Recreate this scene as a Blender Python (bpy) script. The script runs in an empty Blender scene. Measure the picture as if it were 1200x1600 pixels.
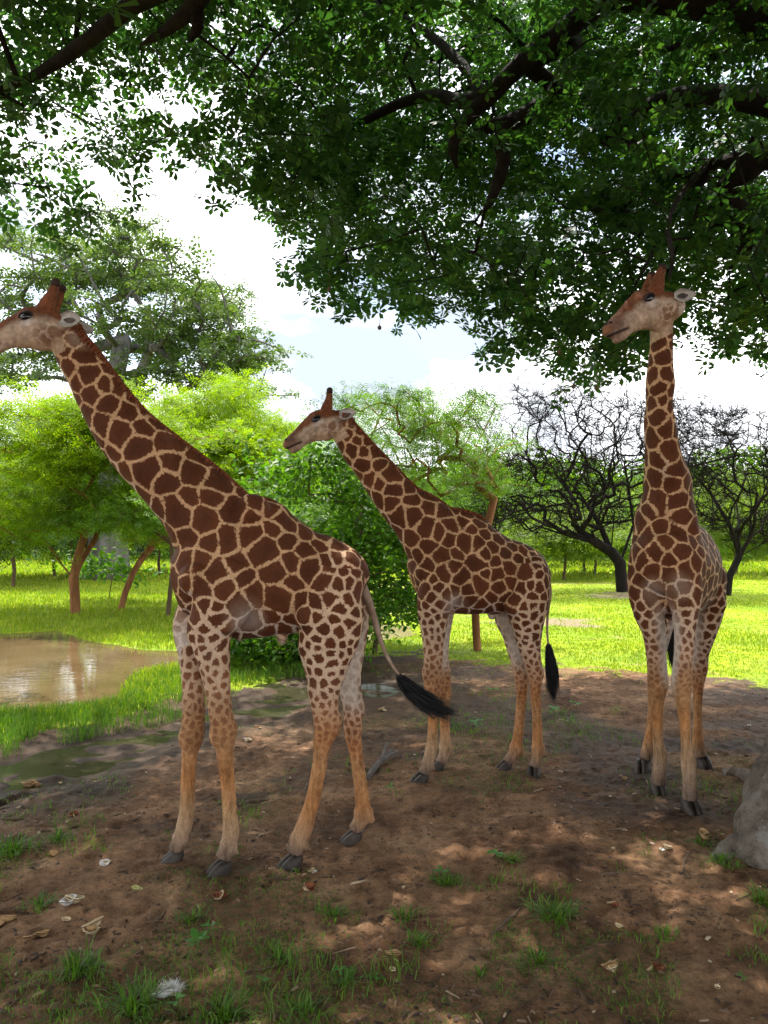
import bpy, math, random
import numpy as np
from mathutils import Vector, Matrix, noise as mnoise
random.seed(7); RNG = np.random.default_rng(11)
R = math.radians
sc = bpy.context.scene
# ---------------------------------------------------------------- camera
CAM_H = 2.2; FPX = 1200.0; PITCH = math.atan(40/1200)
cd = bpy.data.cameras.new('camera'); cam = bpy.data.objects.new('camera', cd); sc.collection.objects.link(cam)
cam.location = (0, 0, CAM_H); cam.rotation_euler = (R(90)+PITCH, 0, 0)
cd.sensor_fit = 'VERTICAL'; cd.sensor_height = 36; cd.lens = 27; cd.clip_start = 0.05; cd.clip_end = 3000
sc.camera = cam
# ---------------------------------------------------------------- sky and sun
SUN_EL, SUN_AZ = R(71), R(-14)       # azimuth from +Y (away from the camera) towards +X
SUN_DIR = Vector((math.cos(SUN_EL)*math.sin(SUN_AZ), math.cos(SUN_EL)*math.cos(SUN_AZ), math.sin(SUN_EL)))
w = bpy.data.worlds.new('World'); sc.world = w; w.use_nodes = True
nt = w.node_tree; nt.nodes.clear(); N = nt.nodes.new; L = nt.links.new
out = N('ShaderNodeOutputWorld'); bg = N('ShaderNodeBackground'); L(bg.outputs[0], out.inputs[0])
sky = N('ShaderNodeTexSky'); sky.sky_type = 'NISHITA'; sky.sun_disc = False
sky.sun_elevation = SUN_EL; sky.sun_rotation = SUN_AZ; sky.air_density = 1.0; sky.dust_density = 1.0
tc = N('ShaderNodeTexCoord'); mp = N('ShaderNodeMapping'); mp.inputs['Scale'].default_value = (1, 1, 2.2); mp.inputs['Location'].default_value = (3.1, 0.4, 0.0)
L(tc.outputs['Generated'], mp.inputs[0])
nz = N('ShaderNodeTexNoise'); nz.inputs['Scale'].default_value = 2.1; nz.inputs['Detail'].default_value = 9; nz.inputs['Roughness'].default_value = .55; nz.inputs['Distortion'].default_value = .4
L(mp.outputs[0], nz.inputs['Vector'])
cr = N('ShaderNodeValToRGB'); cr.color_ramp.elements[0].position = .30; cr.color_ramp.elements[0].color = (0.25, .25, .25, 1); cr.color_ramp.elements[1].position = .47
L(nz.outputs[0], cr.inputs[0])
nz2 = N('ShaderNodeTexNoise'); nz2.inputs['Scale'].default_value = 3.4; nz2.inputs['Detail'].default_value = 8
L(mp.outputs[0], nz2.inputs['Vector'])
cc = N('ShaderNodeValToRGB'); cc.color_ramp.elements[0].position = .36; cc.color_ramp.elements[0].color = (2.3, 2.6, 3.1, 1)
cc.color_ramp.elements[1].position = .60; cc.color_ramp.elements[1].color = (11.5, 11.6, 11.8, 1)
L(nz2.outputs[0], cc.inputs[0])
mx = N('ShaderNodeMixRGB'); L(cr.outputs[0], mx.inputs[0]); L(sky.outputs[0], mx.inputs[1]); L(cc.outputs[0], mx.inputs[2])
L(mx.outputs[0], bg.inputs[0]); bg.inputs[1].default_value = 0.12
sd = bpy.data.lights.new('sun', 'SUN'); sd.energy = 3.3; sd.angle = R(.53); sd.color = (1, .95, .86)
so = bpy.data.objects.new('sun', sd); sc.collection.objects.link(so); so.rotation_euler = SUN_DIR.to_track_quat('Z', 'Y').to_euler()
sc.view_settings.view_transform = 'Standard'; sc.view_settings.look = 'None'; sc.view_settings.gamma = 1
sc.view_settings.use_curve_mapping = False; sc.view_settings.exposure = 1.68
try:
    sc.cycles.max_bounces = 8; sc.cycles.diffuse_bounces = 5; sc.cycles.transmission_bounces = 5
except Exception: pass

# ---------------------------------------------------------------- helpers
CP, SP = math.cos(PITCH), math.sin(PITCH)
def at(u, v, Y):                                     # a point seen at photo pixel (u, v), Y metres away
    a = (u-600)/FPX; b = (800-v)/FPX
    dy = CP - b*SP; dz = SP + b*CP
    t = Y/dy
    return np.array((a*t, Y, CAM_H + dz*t))
def gnd(u, v, z=0.0):                                # the ground point seen at photo pixel (u, v)
    a = (u-600)/FPX; b = (800-v)/FPX
    dy = CP - b*SP; dz = SP + b*CP
    t = (z-CAM_H)/dz
    return np.array((a*t, dy*t, z))
def link(o): sc.collection.objects.link(o); return o
def mesh_from(name, V, F, mat=None, smooth=True):
    me = bpy.data.meshes.new(name)
    V = np.asarray(V, dtype=np.float32).reshape(-1, 3)
    if isinstance(F, np.ndarray):
        k = F.shape[1]; nf = len(F)
        me.vertices.add(len(V)); me.vertices.foreach_set('co', V.ravel())
        me.loops.add(nf*k); me.loops.foreach_set('vertex_index', F.astype(np.int32).ravel())
        me.polygons.add(nf); me.polygons.foreach_set('loop_start', np.arange(0, nf*k, k, dtype=np.int32))
        try: me.polygons.foreach_set('loop_total', np.full(nf, k, dtype=np.int32))
        except Exception: pass
        me.update(calc_edges=True)
    else:
        me.from_pydata([tuple(map(float, v)) for v in V], [], F); me.update()
    if smooth: me.polygons.foreach_set('use_smooth', np.ones(len(me.polygons), dtype=bool))
    if mat: me.materials.append(mat)
    return me
def obj(name, me, parent=None, loc=None):
    o = link(bpy.data.objects.new(name, me))
    if parent is not None: o.parent = parent
    if loc is not None: o.location = tuple(map(float, loc))
    return o
def tag(o, label=None, cat=None, group=None, kind=None):
    if label: o['label'] = label
    if cat: o['category'] = cat
    if group: o['group'] = group
    if kind: o['kind'] = kind
    return o
def empty(name, loc):
    o = link(bpy.data.objects.new(name, None)); o.location = tuple(map(float, loc)); o.empty_display_size = .1; return o
def joinVF(parts):
    Vs, Fs, n = [], [], 0
    for V, F in parts:
        V = np.asarray(V, float).reshape(-1, 3)
        Vs.append(V); Fs += [tuple(int(i)+n for i in f) for f in F]; n += len(V)
    return np.concatenate(Vs), Fs
def catmull(P, n):
    P = np.asarray(P, float); m = len(P)
    if m < 3:
        t = np.linspace(0, 1, n)[:, None]; return P[0]*(1-t)+P[-1]*t
    Q = np.vstack([2*P[0]-P[1], P, 2*P[-1]-P[-2]])
    ts = np.linspace(0, m-1, n); outp = []
    for t in ts:
        i = min(int(t), m-2); f = t-i
        p0, p1, p2, p3 = Q[i], Q[i+1], Q[i+2], Q[i+3]
        outp.append(.5*((2*p1)+(-p0+p2)*f+(2*p0-5*p1+4*p2-p3)*f*f+(-p0+3*p1-3*p2+p3)*f**3))
    return np.array(outp)
def tube(P, ra, rb=None, ref=(0, 1, 0), sides=16, caps=True):   # rings of half width ra along ref side, rb across it
    P = np.asarray(P, float); n = len(P); ra = np.broadcast_to(ra, n); rb = ra if rb is None else np.broadcast_to(rb, n)
    T = np.gradient(P, axis=0); T /= np.linalg.norm(T, axis=1)[:, None]+1e-9
    ref = np.asarray(ref, float); ang = np.linspace(0, 2*math.pi, sides, endpoint=False)
    V = []; prev = ref
    for i in range(n):
        s = prev - T[i]*prev.dot(T[i])
        if np.linalg.norm(s) < 1e-3: s = np.cross(T[i], (0.3, .2, .9))
        s /= np.linalg.norm(s); q = np.cross(T[i], s)
        if ref.any() and abs(ref.dot(T[i])) > .95: prev = s
        for a in ang: V.append(P[i]+s*math.cos(a)*ra[i]+q*math.sin(a)*rb[i])
    F = []
    for i in range(n-1):
        for j in range(sides):
            k = (j+1) % sides
            F.append((i*sides+j, i*sides+k, (i+1)*sides+k, (i+1)*sides+j))
    if caps:
        F.append(tuple(range(sides-1, -1, -1))); F.append(tuple((n-1)*sides+j for j in range(sides)))
    return np.array(V), F
# ---------------------------------------------------------------- materials
def new_mat(name):
    m = bpy.data.materials.new(name); m.use_nodes = True; t = m.node_tree; t.nodes.clear()
    o = t.nodes.new('ShaderNodeOutputMaterial'); p = t.nodes.new('ShaderNodeBsdfPrincipled'); t.links.new(p.outputs[0], o.inputs[0])
    return m, t, p, o
def ramp(t, fac, stops):
    r = t.nodes.new('ShaderNodeValToRGB'); e = r.color_ramp.elements
    while len(e) < len(stops): e.new(.5)
    for k, (pos, c) in enumerate(stops): e[k].position = pos; e[k].color = (*c, 1)
    t.links.new(fac, r.inputs[0]); return r.outputs[0]
def noise_node(t, scale, detail=4, vec=None, rough=.55, dist=0.0):
    n = t.nodes.new('ShaderNodeTexNoise'); n.inputs['Scale'].default_value = scale; n.inputs['Detail'].default_value = detail
    n.inputs['Roughness'].default_value = rough; n.inputs['Distortion'].default_value = dist
    if vec is not None: t.links.new(vec, n.inputs['Vector'])
    return n.outputs[0]
def objco(t, scale=(1, 1, 1)):
    c = t.nodes.new('ShaderNodeTexCoord'); m = t.nodes.new('ShaderNodeMapping'); m.inputs['Scale'].default_value = scale
    t.links.new(c.outputs['Object'], m.inputs[0]); return m.outputs[0]
def mth(t, op, a, b=None, c=None, clamp=False):
    n = t.nodes.new('ShaderNodeMath'); n.operation = op; n.use_clamp = clamp
    for i, x in enumerate((a, b, c)):
        if x is None: continue
        if isinstance(x, (int, float)): n.inputs[i].default_value = x
        else: t.links.new(x, n.inputs[i])
    return n.outputs[0]
def mixc(t, fac, a, b, mode='MIX'):
    n = t.nodes.new('ShaderNodeMixRGB'); n.blend_type = mode
    for i, x in zip((0, 1, 2), (fac, a, b)):
        if isinstance(x, (int, float)): n.inputs[i].default_value = x
        elif isinstance(x, tuple): n.inputs[i].default_value = (*x, 1)
        else: t.links.new(x, n.inputs[i])
    return n.outputs[0]
def bump(t, p, h, strength=.3, dist=.01):
    b = t.nodes.new('ShaderNodeBump'); b.inputs['Strength'].default_value = strength; b.inputs['Distance'].default_value = dist
    t.links.new(h, b.inputs['Height']); t.links.new(b.outputs[0], p.inputs['Normal'])
def attr(t, name, out='Fac'):
    a = t.nodes.new('ShaderNodeAttribute'); a.attribute_name = name; return a.outputs[out]
def simple(name, c1, c2, scale=8, rough=.8, bs=.3, bd=.01, stretch=(1, 1, 1), spec=.3):
    m, t, p, o = new_mat(name); v = objco(t, stretch)
    n = noise_node(t, scale, 6, v); t.links.new(ramp(t, n, [(.3, c1), (.7, c2)]), p.inputs['Base Color'])
    p.inputs['Roughness'].default_value = rough; p.inputs['Specular IOR Level'].default_value = spec
    bump(t, p, noise_node(t, scale*4, 6, v), bs, bd); return m
def leafmat(name, c1, c2, c3, transl=.45, gloss=.35):
    m, t, p, o = new_mat(name)
    g = t.nodes.new('ShaderNodeNewGeometry'); ri = g.outputs['Random Per Island']
    col = ramp(t, ri, [(0, c1), (.5, c2), (1, c3)])
    n = noise_node(t, .9, 3, objco(t)); col = mixc(t, .45, col, ramp(t, n, [(.3, (.55, .6, .5)), (.7, (1.25, 1.2, 1.1))]), 'MULTIPLY')
    t.links.new(col, p.inputs['Base Color']); p.inputs['Roughness'].default_value = gloss+.15; p.inputs['Specular IOR Level'].default_value = .35
    tr = t.nodes.new('ShaderNodeBsdfTranslucent'); tc2 = mixc(t, 1.0, col, (1.5, 1.6, .55), 'MULTIPLY'); t.links.new(tc2, tr.inputs[0])
    ms = t.nodes.new('ShaderNodeMixShader'); ms.inputs[0].default_value = transl
    t.links.new(p.outputs[0], ms.inputs[1]); t.links.new(tr.outputs[0], ms.inputs[2]); t.links.new(ms.outputs[0], o.inputs[0])
    return m
# ================================================================ giraffes
def fur_material():
    m, t, p, o = new_mat('giraffe_fur')
    v = objco(t)
    rag = noise_node(t, 55, 3, v); rag2 = noise_node(t, 160, 2, v)
    pm = mth(t, 'ADD', attr(t, 'edge'), mth(t, 'ADD', mth(t, 'MULTIPLY', mth(t, 'SUBTRACT', rag, .5), .030), mth(t, 'MULTIPLY', mth(t, 'ADD', mth(t, 'MULTIPLY', mth(t, 'SUBTRACT', noise_node(t, 19, 3, v), .5), .030), mth(t, 'SUBTRACT', rag2, .5)) if False else mth(t, 'SUBTRACT', rag2, .5), .012)))
    pm = mth(t, 'ADD', pm, mth(t, 'MULTIPLY', mth(t, 'SUBTRACT', noise_node(t, 17, 3, v), .5), .022))
    mask = t.nodes.new('ShaderNodeMapRange'); mask.interpolation_type = 'SMOOTHSTEP'
    mask.inputs['From Min'].default_value = -.0035; mask.inputs['From Max'].default_value = .0045; t.links.new(pm, mask.inputs[0])
    amt = mth(t, 'MULTIPLY', mask.outputs[0], attr(t, 'amount'), clamp=True)
    deep = t.nodes.new('ShaderNodeMapRange'); deep.inputs['From Min'].default_value = 0; deep.inputs['From Max'].default_value = .06; t.links.new(attr(t, 'edge'), deep.inputs[0])
    pc = mixc(t, 1.0, attr(t, 'patch_colour', 'Color'), ramp(t, deep.outputs[0], [(0, (1.12, 1.05, 1.0)), (1, (.82, .80, .80))]), 'MULTIPLY')
    col = mixc(t, amt, attr(t, 'line_colour', 'Color'), pc)
    hair = noise_node(t, 150, 4, objco(t, (1, 1, .4)), .7); blot = noise_node(t, 9, 4, v)
    col = mixc(t, .8, col, ramp(t, hair, [(.28, (.62, .60, .58)), (.72, (1.32, 1.32, 1.32))]), 'MULTIPLY')
    col = mixc(t, .6, col, ramp(t, blot, [(.3, (.78, .76, .74)), (.7, (1.12, 1.1, 1.08))]), 'MULTIPLY')
    streak = noise_node(t, 30, 5, objco(t, (1, 1, .22)), .65)
    col = mixc(t, attr(t, 'shank'), col, mixc(t, 1.0, col, ramp(t, streak, [(.32, (.42, .36, .32)), (.5, (.95, .9, .88)), (.68, (1.25, 1.22, 1.2))]), 'MULTIPLY'))
    t.links.new(col, p.inputs['Base Color']); p.inputs['Roughness'].default_value = .72; p.inputs['Specular IOR Level'].default_value = .13
    try: p.inputs['Sheen Weight'].default_value = .03; p.inputs['Sheen Roughness'].default_value = .4
    except Exception: pass
    bump(t, p, mth(t, 'ADD', mth(t, 'MULTIPLY', hair, .5), mth(t, 'ADD', mth(t, 'MULTIPLY', noise_node(t, 26, 4, v), 1.0), mth(t, 'MULTIPLY', noise_node(t, 6.5, 3, objco(t, (1.2, 1, .55))), 6.0))), .7, .008)
    return m
FUR = fur_material()
HOOF = simple('hoof_horn', (.016, .012, .010), (.07, .052, .040), 14, .55, .4, .004)
MANE = simple('mane_hair', (.14, .038, .014), (.27, .085, .030), 60, .75, .3, .003)
OSSI = simple('ossicone_fur', (.10, .028, .012), (.19, .062, .026), 60, .8, .5, .003)
OSSB = simple('ossicone_tip_fur', (.018, .009, .007), (.06, .028, .018), 60, .8, .5, .003)
TUFT = simple('tail_tuft_hair', (.004, .004, .005), (.015, .014, .014), 60, .6, .3, .003)
EARM = simple('ear_fur', (.30, .26, .22), (.58, .54, .48), 25, .8, .5, .003)
EARD = simple('ear_inside_shade', (.02, .016, .015), (.16, .12, .10), 25, .8, .5, .003)
EYE, _t, _p, _o = new_mat('giraffe_eye'); _p.inputs['Base Color'].default_value = (.006, .006, .010, 1); _p.inputs['Roughness'].default_value = .06; _p.inputs['Specular IOR Level'].default_value = .8
LID = simple('eyelid_skin', (.012, .008, .008), (.03, .02, .02), 30, .6, .3, .002)
TAN = (.54, .33, .175); WHITE = (.50, .41, .33); PATCH = (.098, .032, .012); ORANGE = (.43, .24, .11); PALE = (.40, .26, .14)
HEADR = (.19, .065, .030)
HEADSEC = [(-.05, -.06, -.15, .045), (.01, .0, -.17, .070), (.08, .062, -.187, .083), (.15, .098, -.19, .092), (.22, .132, -.172, .100),
           (.28, .122, -.150, .090), (.35, .098, -.128, .070), (.44, .064, -.116, .056), (.52, .040, -.110, .054), (.57, .024, -.100, .053), (.605, .004, -.085, .044), (.625, -.025, -.065, .022)]
def tubes_px(rows, k=1.0):
    """rows: (u, v, half-size in photo px, Y, lateral half-size in m or None) -> centres, in-plane half sizes, lateral half sizes"""
    P = np.array([at(u, v, Y) for u, v, h, Y, l in rows]); rb = np.array([h*Y/FPX*k for u, v, h, Y, l in rows])
    ra = np.array([rb[i]*.92 if r[4] is None else r[4] for i, r in enumerate(rows)])
    return P, ra, rb
class Giraffe:
    def __init__(s, root):
        s.oss = 1.0; s.hoofk = 1.0; s.earlen = 1.0; s.parts = []; s.S = []; s.root = np.array(root, float)      # skeleton samples: pos, radius, spacing, width, amount, line rgb, patch rgb
    def add(s, P, ra, rb, ref, attrs, n=None, sides=20):
        """attrs: list of (spacing, line half width, amount, line rgb, patch rgb) at even stations along the tube"""
        n = n or max(8, len(P)*5)
        Q = catmull(np.column_stack([P, ra, rb]), n)
        V, F = tube(Q[:, :3], np.maximum(Q[:, 3], .008), np.maximum(Q[:, 4], .008), ref, sides); s.parts.append((V, F))
        A = np.array([np.concatenate([[a[0], a[1], a[2]], a[3], a[4]]) for a in attrs], float)
        x = np.linspace(0, 1, len(A)); xi = np.linspace(0, 1, n)
        AI = np.stack([np.interp(xi, x, A[:, j]) for j in range(A.shape[1])], 1)
        for i in range(n): s.S.append(np.concatenate([Q[i, :3], [max(Q[i, 3], Q[i, 4])], AI[i]]))
    def ball(s, c, r, sx=1, sy=1, sz=1):
        V = []; F = []; nu, nv = 14, 9
        for i in range(nv+1):
            th = math.pi*i/nv
            for j in range(nu):
                ph = 2*math.pi*j/nu; V.append((c[0]+r*sx*math.sin(th)*math.cos(ph), c[1]+r*sy*math.sin(th)*math.sin(ph), c[2]+r*sz*math.cos(th)))
        for i in range(nv):
            for j in range(nu): F.append((i*nu+j, (i+1)*nu+j, (i+1)*nu+(j+1) % nu, i*nu+(j+1) % nu))
        s.parts.append((np.array(V), F))
    def head(s, eye, fwd, up, scale):
        f = np.array(fwd, float); f /= np.linalg.norm(f); u = np.array(up, float); sd_ = np.cross(f, u); sd_ /= np.linalg.norm(sd_); n = np.cross(sd_, f)
        O = np.array(eye) - f*.24*scale - n*.035*scale - s.eyeside*sd_*.085*scale
        s.hf = (O, f, n, sd_, scale)
        W = lambda t, a, b=0: O + (f*t+n*a+sd_*b)*scale
        s.W = W
        sec = np.array(HEADSEC); q = catmull(sec, 48)
        P = np.array([W(t, (a+b)/2) for t, a, b, h in q]); rb = (q[:, 1]-q[:, 2])/2*scale; ra = q[:, 3]*scale
        V, F = tube(P, ra, rb, sd_, 28)
        # narrow the lower half so the jaw is slimmer than the brow
        for i in range(len(V)):
            d = (V[i]-O)/scale; nn = d.dot(n); tt = d.dot(f); l = d.dot(sd_)
            mid = np.interp(tt, sec[:, 0], (sec[:, 1]+sec[:, 2])/2); half = np.interp(tt, sec[:, 0], (sec[:, 1]-sec[:, 2])/2)
            k = (nn-mid)/max(half, .02); shr = 1-.22*max(0, -k) - .30*max(0, k)**2*(1 if tt > .3 else .5)
            V[i] = V[i]-sd_*l*scale*(1-shr)
        s.parts.append((V, F))
        for tt in np.linspace(0, .6, 14):
            s.S.append(np.concatenate([W(tt, -.03), [.09*scale], [.060, .0075, .0], (.50, .42, .34), PATCH]))
        for sg in (-1, 1):                                           # brows, cheeks, nostril wings, lips
            s.ball(W(.235, .062, .068*sg), .028*scale); s.ball(W(.10, -.09, .05*sg), .060*scale)
            s.ball(W(.575, .0, .035*sg), .022*scale)
            V, F = tube(np.array([W(.135, .06, .045*sg), W(.085, .115, .053*sg), W(.045, .16, .060*sg), W(.005, .225*s.oss, .064*sg)]), np.array([.060, .050, .036, .027])*scale, np.array([.046, .038, .029, .025])*scale, f, 14); s.parts.append((V, F))
        s.ball(W(.255, .085, 0), .048*scale); s.ball(W(.03, -.02, 0), .060*scale)
        V, F = tube(np.array([W(.40, -.085), W(.50, -.112), W(.565, -.118), W(.59, -.108)]), np.array([.030, .036, .036, .018])*scale, np.array([.022, .022, .021, .012])*scale, sd_, 14); s.parts.append((V, F))
    def build(s, name, label, voxel=.0095):
        for c_, r_ in getattr(s, 'balls', []): s.ball(c_, r_)
        V, F = joinVF(s.parts)
        me = mesh_from(name+'_raw', V, F); o = link(bpy.data.objects.new('body', me))
        m = o.modifiers.new('r', 'REMESH'); m.mode = 'VOXEL'; m.voxel_size = voxel; m.adaptivity = 0
        m2 = o.modifiers.new('s', 'SMOOTH'); m2.factor = .5; m2.iterations = 5
        dg = bpy.context.evaluated_depsgraph_get(); dg.update()
        me2 = bpy.data.meshes.new_from_object(o.evaluated_get(dg)); bpy.data.objects.remove(o); bpy.data.meshes.remove(me)
        nV = len(me2.vertices); co = np.empty(nV*3, dtype=np.float32); me2.vertices.foreach_get('co', co); co = co.reshape(-1, 3)
        no = np.empty(nV*3, dtype=np.float32); me2.vertices.foreach_get('normal', no); no = no.reshape(-1, 3)
        S = np.array(s.S, dtype=np.float32)
        A = np.zeros((nV, S.shape[1]-4), dtype=np.float32)
        for i in range(0, nV, 20000):
            c = co[i:i+20000]; d = np.sqrt(((c[:, None, :]-S[None, :, :3])**2).sum(2))/S[None, :, 3]
            wgt = 1/(d+.05)**9; wgt /= wgt.sum(1)[:, None]; A[i:i+20000] = wgt@S[:, 4:]
        rng = np.random.default_rng(s.seed)
        sp = A[:, 0]
        # low-frequency warp so the net is not too even
        wv = np.stack([np.sin(co@np.array(a)+ph) for a, ph in (((19, 7, 13), .3), ((-9, 17, 21), 1.7), ((11, -13, 23), 4.0))], 1)*.010
        pos = co + wv.astype(np.float32)*(sp/.14)[:, None]
        cand = rng.choice(nV, min(nV, 16000), replace=False); acc = np.zeros((3000, 4), dtype=np.float32); k = 0
        for ci in cand:
            r = sp[ci]*.78
            if k and (((acc[:k, :3]-pos[ci])**2).sum(1) < (np.minimum(r, acc[:k, 3]*1.1))**2).any(): continue
            acc[k, :3] = pos[ci]; acc[k, 3] = r; k += 1
            if k >= 3000: break
        acc = acc[:k]; rs = rng.uniform(.80, 1.2, k).astype(np.float32)*acc[:, 3]; edge = np.zeros(nV, dtype=np.float32); seedrnd = rng.random(k); sr = np.zeros(nV)
        for i in range(0, nV, 12000):
            c = pos[i:i+12000]
            d2 = (c**2).sum(1)[:, None]+(acc[:, :3]**2).sum(1)[None]-2*c@acc[:, :3].T
            d = np.sqrt(np.maximum(d2, 0))/rs[None]
            idx = np.argpartition(d, 2, axis=1)[:, :2]; dd = np.take_along_axis(d, idx, 1); dd.sort(axis=1)
            edge[i:i+12000] = (dd[:, 1]-dd[:, 0])*.5*sp[i:i+12000]*.78
            sr[i:i+12000] = seedrnd[np.argmin(d, axis=1)]
        edge -= A[:, 1]*np.where(A[:, 0] > .095, .66, .86)
        line = A[:, 3:6].copy(); patch = A[:, 6:9].copy(); amount = A[:, 2].copy()
        patch *= (0.86+.28*sr)[:, None]
        zz = co[:, 2]
        # belly and inner legs turn white
        belly = np.clip((-no[:, 2]-.35)/.4, 0, 1)*np.clip((zz-1.25)/.3, 0, 1)*(A[:, 0] > .085)
        inner = np.zeros(nV)
        c0, lat = s.centre, getattr(s, 'latw', s.lateral)
        d = (co-c0)@lat
        inner = np.clip(-(no@lat)*np.sign(d)*1.6-.3, 0, 1)*np.clip((zz-.9)/.15, 0, 1)*np.clip((1.75-zz)/.25, 0, 1)
        wq = np.clip(belly+inner, 0, 1)[:, None]; line = line*(1-wq)+np.array((.56, .47, .40))*wq; amount = amount*(1-.75*np.clip(inner, 0, 1))
        for c_, r_ in s.whites:
            q = np.clip(1.3-np.linalg.norm(co-c_, axis=1)/r_, 0, 1)[:, None]*.75; line = line*(1-q)+np.array((.52, .46, .42))*q; amount *= (1-.45*q[:, 0])
        # mud and dust on the fetlocks
        # head colouring
        O, f, n, sd_, scl = s.hf; dl = (co-O)/scl; t_ = dl@f; a_ = dl@n; b_ = np.abs(dl@sd_)
        hd = (t_ > -.02) & (t_ < .68) & (a_ > -.24) & (a_ < .30) & (b_ < .16)
        hd &= ~((t_ < .05) & (a_ < -.10))
        top = np.interp(t_, [r[0] for r in HEADSEC], [r[1] for r in HEADSEC]); bot = np.interp(t_, [r[0] for r in HEADSEC], [r[2] for r in HEADSEC])
        rel = (a_-bot)/(top-bot+1e-6)
        jit = np.array([mnoise.noise((float(q[0])*14, float(q[1])*14, float(q[2])*14)) for q in co[hd]])
        hc = np.zeros((hd.sum(), 3)); rl = rel[hd]+jit*.10; th = t_[hd]; ah = a_[hd]
        sm = lambda x, a, b: np.clip((x-a)/(b-a), 0, 1)
        face = np.array((.43, .32, .23)); red = np.array((.17, .060, .026)); dusk = np.array((.10, .055, .038)); jaw = np.array((.42, .28, .17))
        hc[:] = face
        q = sm(rl, .60, .78)[:, None]; hc = hc*(1-q)+red*q
        q = (sm(.28-rl, 0, .15)*sm(.45-th, 0, .1))[:, None]*.7; hc = hc*(1-q)+jaw*q
        q = (sm(th, .43, .52)*(.65+.35*sm(rl, .2, .6)))[:, None]; hc = hc*(1-q)+np.array((.17, .09, .06))*q
        q = (sm(th, .585, .61)*sm(rl, .3, .5))[:, None]; hc = hc*(1-q)+np.array((.30, .14, .075))*q
        ml = np.abs(ah-(-.068-.055*(th-.60)*-1.0)); q = (sm(.012-ml, 0, .006)*sm(th, .44, .47))[:, None]*.9; hc = hc*(1-q)+np.array((.02, .01, .01))*q
        bh = b_[hd]
        q = sm(.017-np.hypot(th-.577, ah-.012), 0, .008)[:, None]; hc = hc*(1-q)+np.array((.02, .01, .01))*q
        q = sm(.052-np.hypot((th-.24)*.8, ah-.038), 0, .030)[:, None]*.8; hc = hc*(1-q)+np.array((.06, .035, .03))*q
        q = (sm(.035-np.hypot((th-.24)*.55, ah-.00), 0, .02))[:, None]*.7; hc = hc*(1-q)+np.array((.58, .50, .44))*q
        os_ = sm(ah-top[hd], .02, .035)*sm(.25-th, 0, .05); q = os_[:, None]; hc = hc*(1-q)+red*q
        fine = np.array([mnoise.noise((float(q[0])*38, float(q[1])*38, float(q[2])*38)) for q in co[hd]]); hc = hc*(1+.38*fine+.30*jit)[:, None]
        line[hd] = np.clip(hc, .008, .8)
        amount[hd] = np.where((rl < .62) & (th < .36), .72*sm(.26-th, 0, .08)*sm(.58-rl, 0, .15)*sm(rl, .0, .15), 0)
        patch[hd] = np.array((.16, .065, .028))
        # throat: white behind the jaw
        q = (sm(.14-np.linalg.norm(co-(O+(f*-.05+n*-.16)*scl), axis=1)/scl, 0, .09)*(~hd))[:, None]*.75; line = line*(1-q)+np.array((.54, .46, .38))*q; amount *= 1-.75*q[:, 0]
        me2.attributes.new('edge', 'FLOAT', 'POINT').data.foreach_set('value', edge.astype(np.float32))
        me2.attributes.new('amount', 'FLOAT', 'POINT').data.foreach_set('value', amount.astype(np.float32))
        shank = np.clip((1.15-zz)/.4, 0, 1)*.85
        me2.attributes.new('shank', 'FLOAT', 'POINT').data.foreach_set('value', shank.astype(np.float32))
        for nm, arr in (('line_colour', line), ('patch_colour', patch)):
            a4 = np.ones((nV, 4), dtype=np.float32); a4[:, :3] = arr
            me2.attributes.new(nm, 'FLOAT_COLOR', 'POINT').data.foreach_set('color', a4.ravel())
        # small muscle and rib relief
        rel3 = np.zeros(nV, dtype=np.float32)
        big = (A[:, 0] > .09)
        ph = co@np.array((21., 3., 6.)); rel3 += np.where(big, .0040*np.sin(ph+2*np.sin(co[:, 2]*7))*(.5+.5*np.sin(co@np.array((3.1, 2.2, 4.7)))), 0); ph2 = co@np.array((9., 5., 13.)); rel3 += np.where(big, .007*np.sin(ph2+1.5*np.sin(co@np.array((5., 4., -6.)))), 0)
        co2 = co+no*rel3[:, None]-s.root
        me2.vertices.foreach_set('co', co2.astype(np.float32).ravel()); me2.materials.clear(); me2.materials.append(FUR)
        me2.polygons.foreach_set('use_smooth', np.ones(len(me2.polygons), dtype=bool)); me2.update()
        e = empty('giraffe', s.root); tag(e, label, 'giraffe', 'giraffes standing in the shade'); s.e = e; me2.name = 'giraffe_body'
        obj('body', me2, e)
        s.co, s.no = co, no
        s.extras()
        return e
    def child(s, name, V, F, mat, smooth=True, parent=None):
        return obj(name, mesh_from(name, np.asarray(V)-s.root, F, mat, smooth), parent or s.e)
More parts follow.
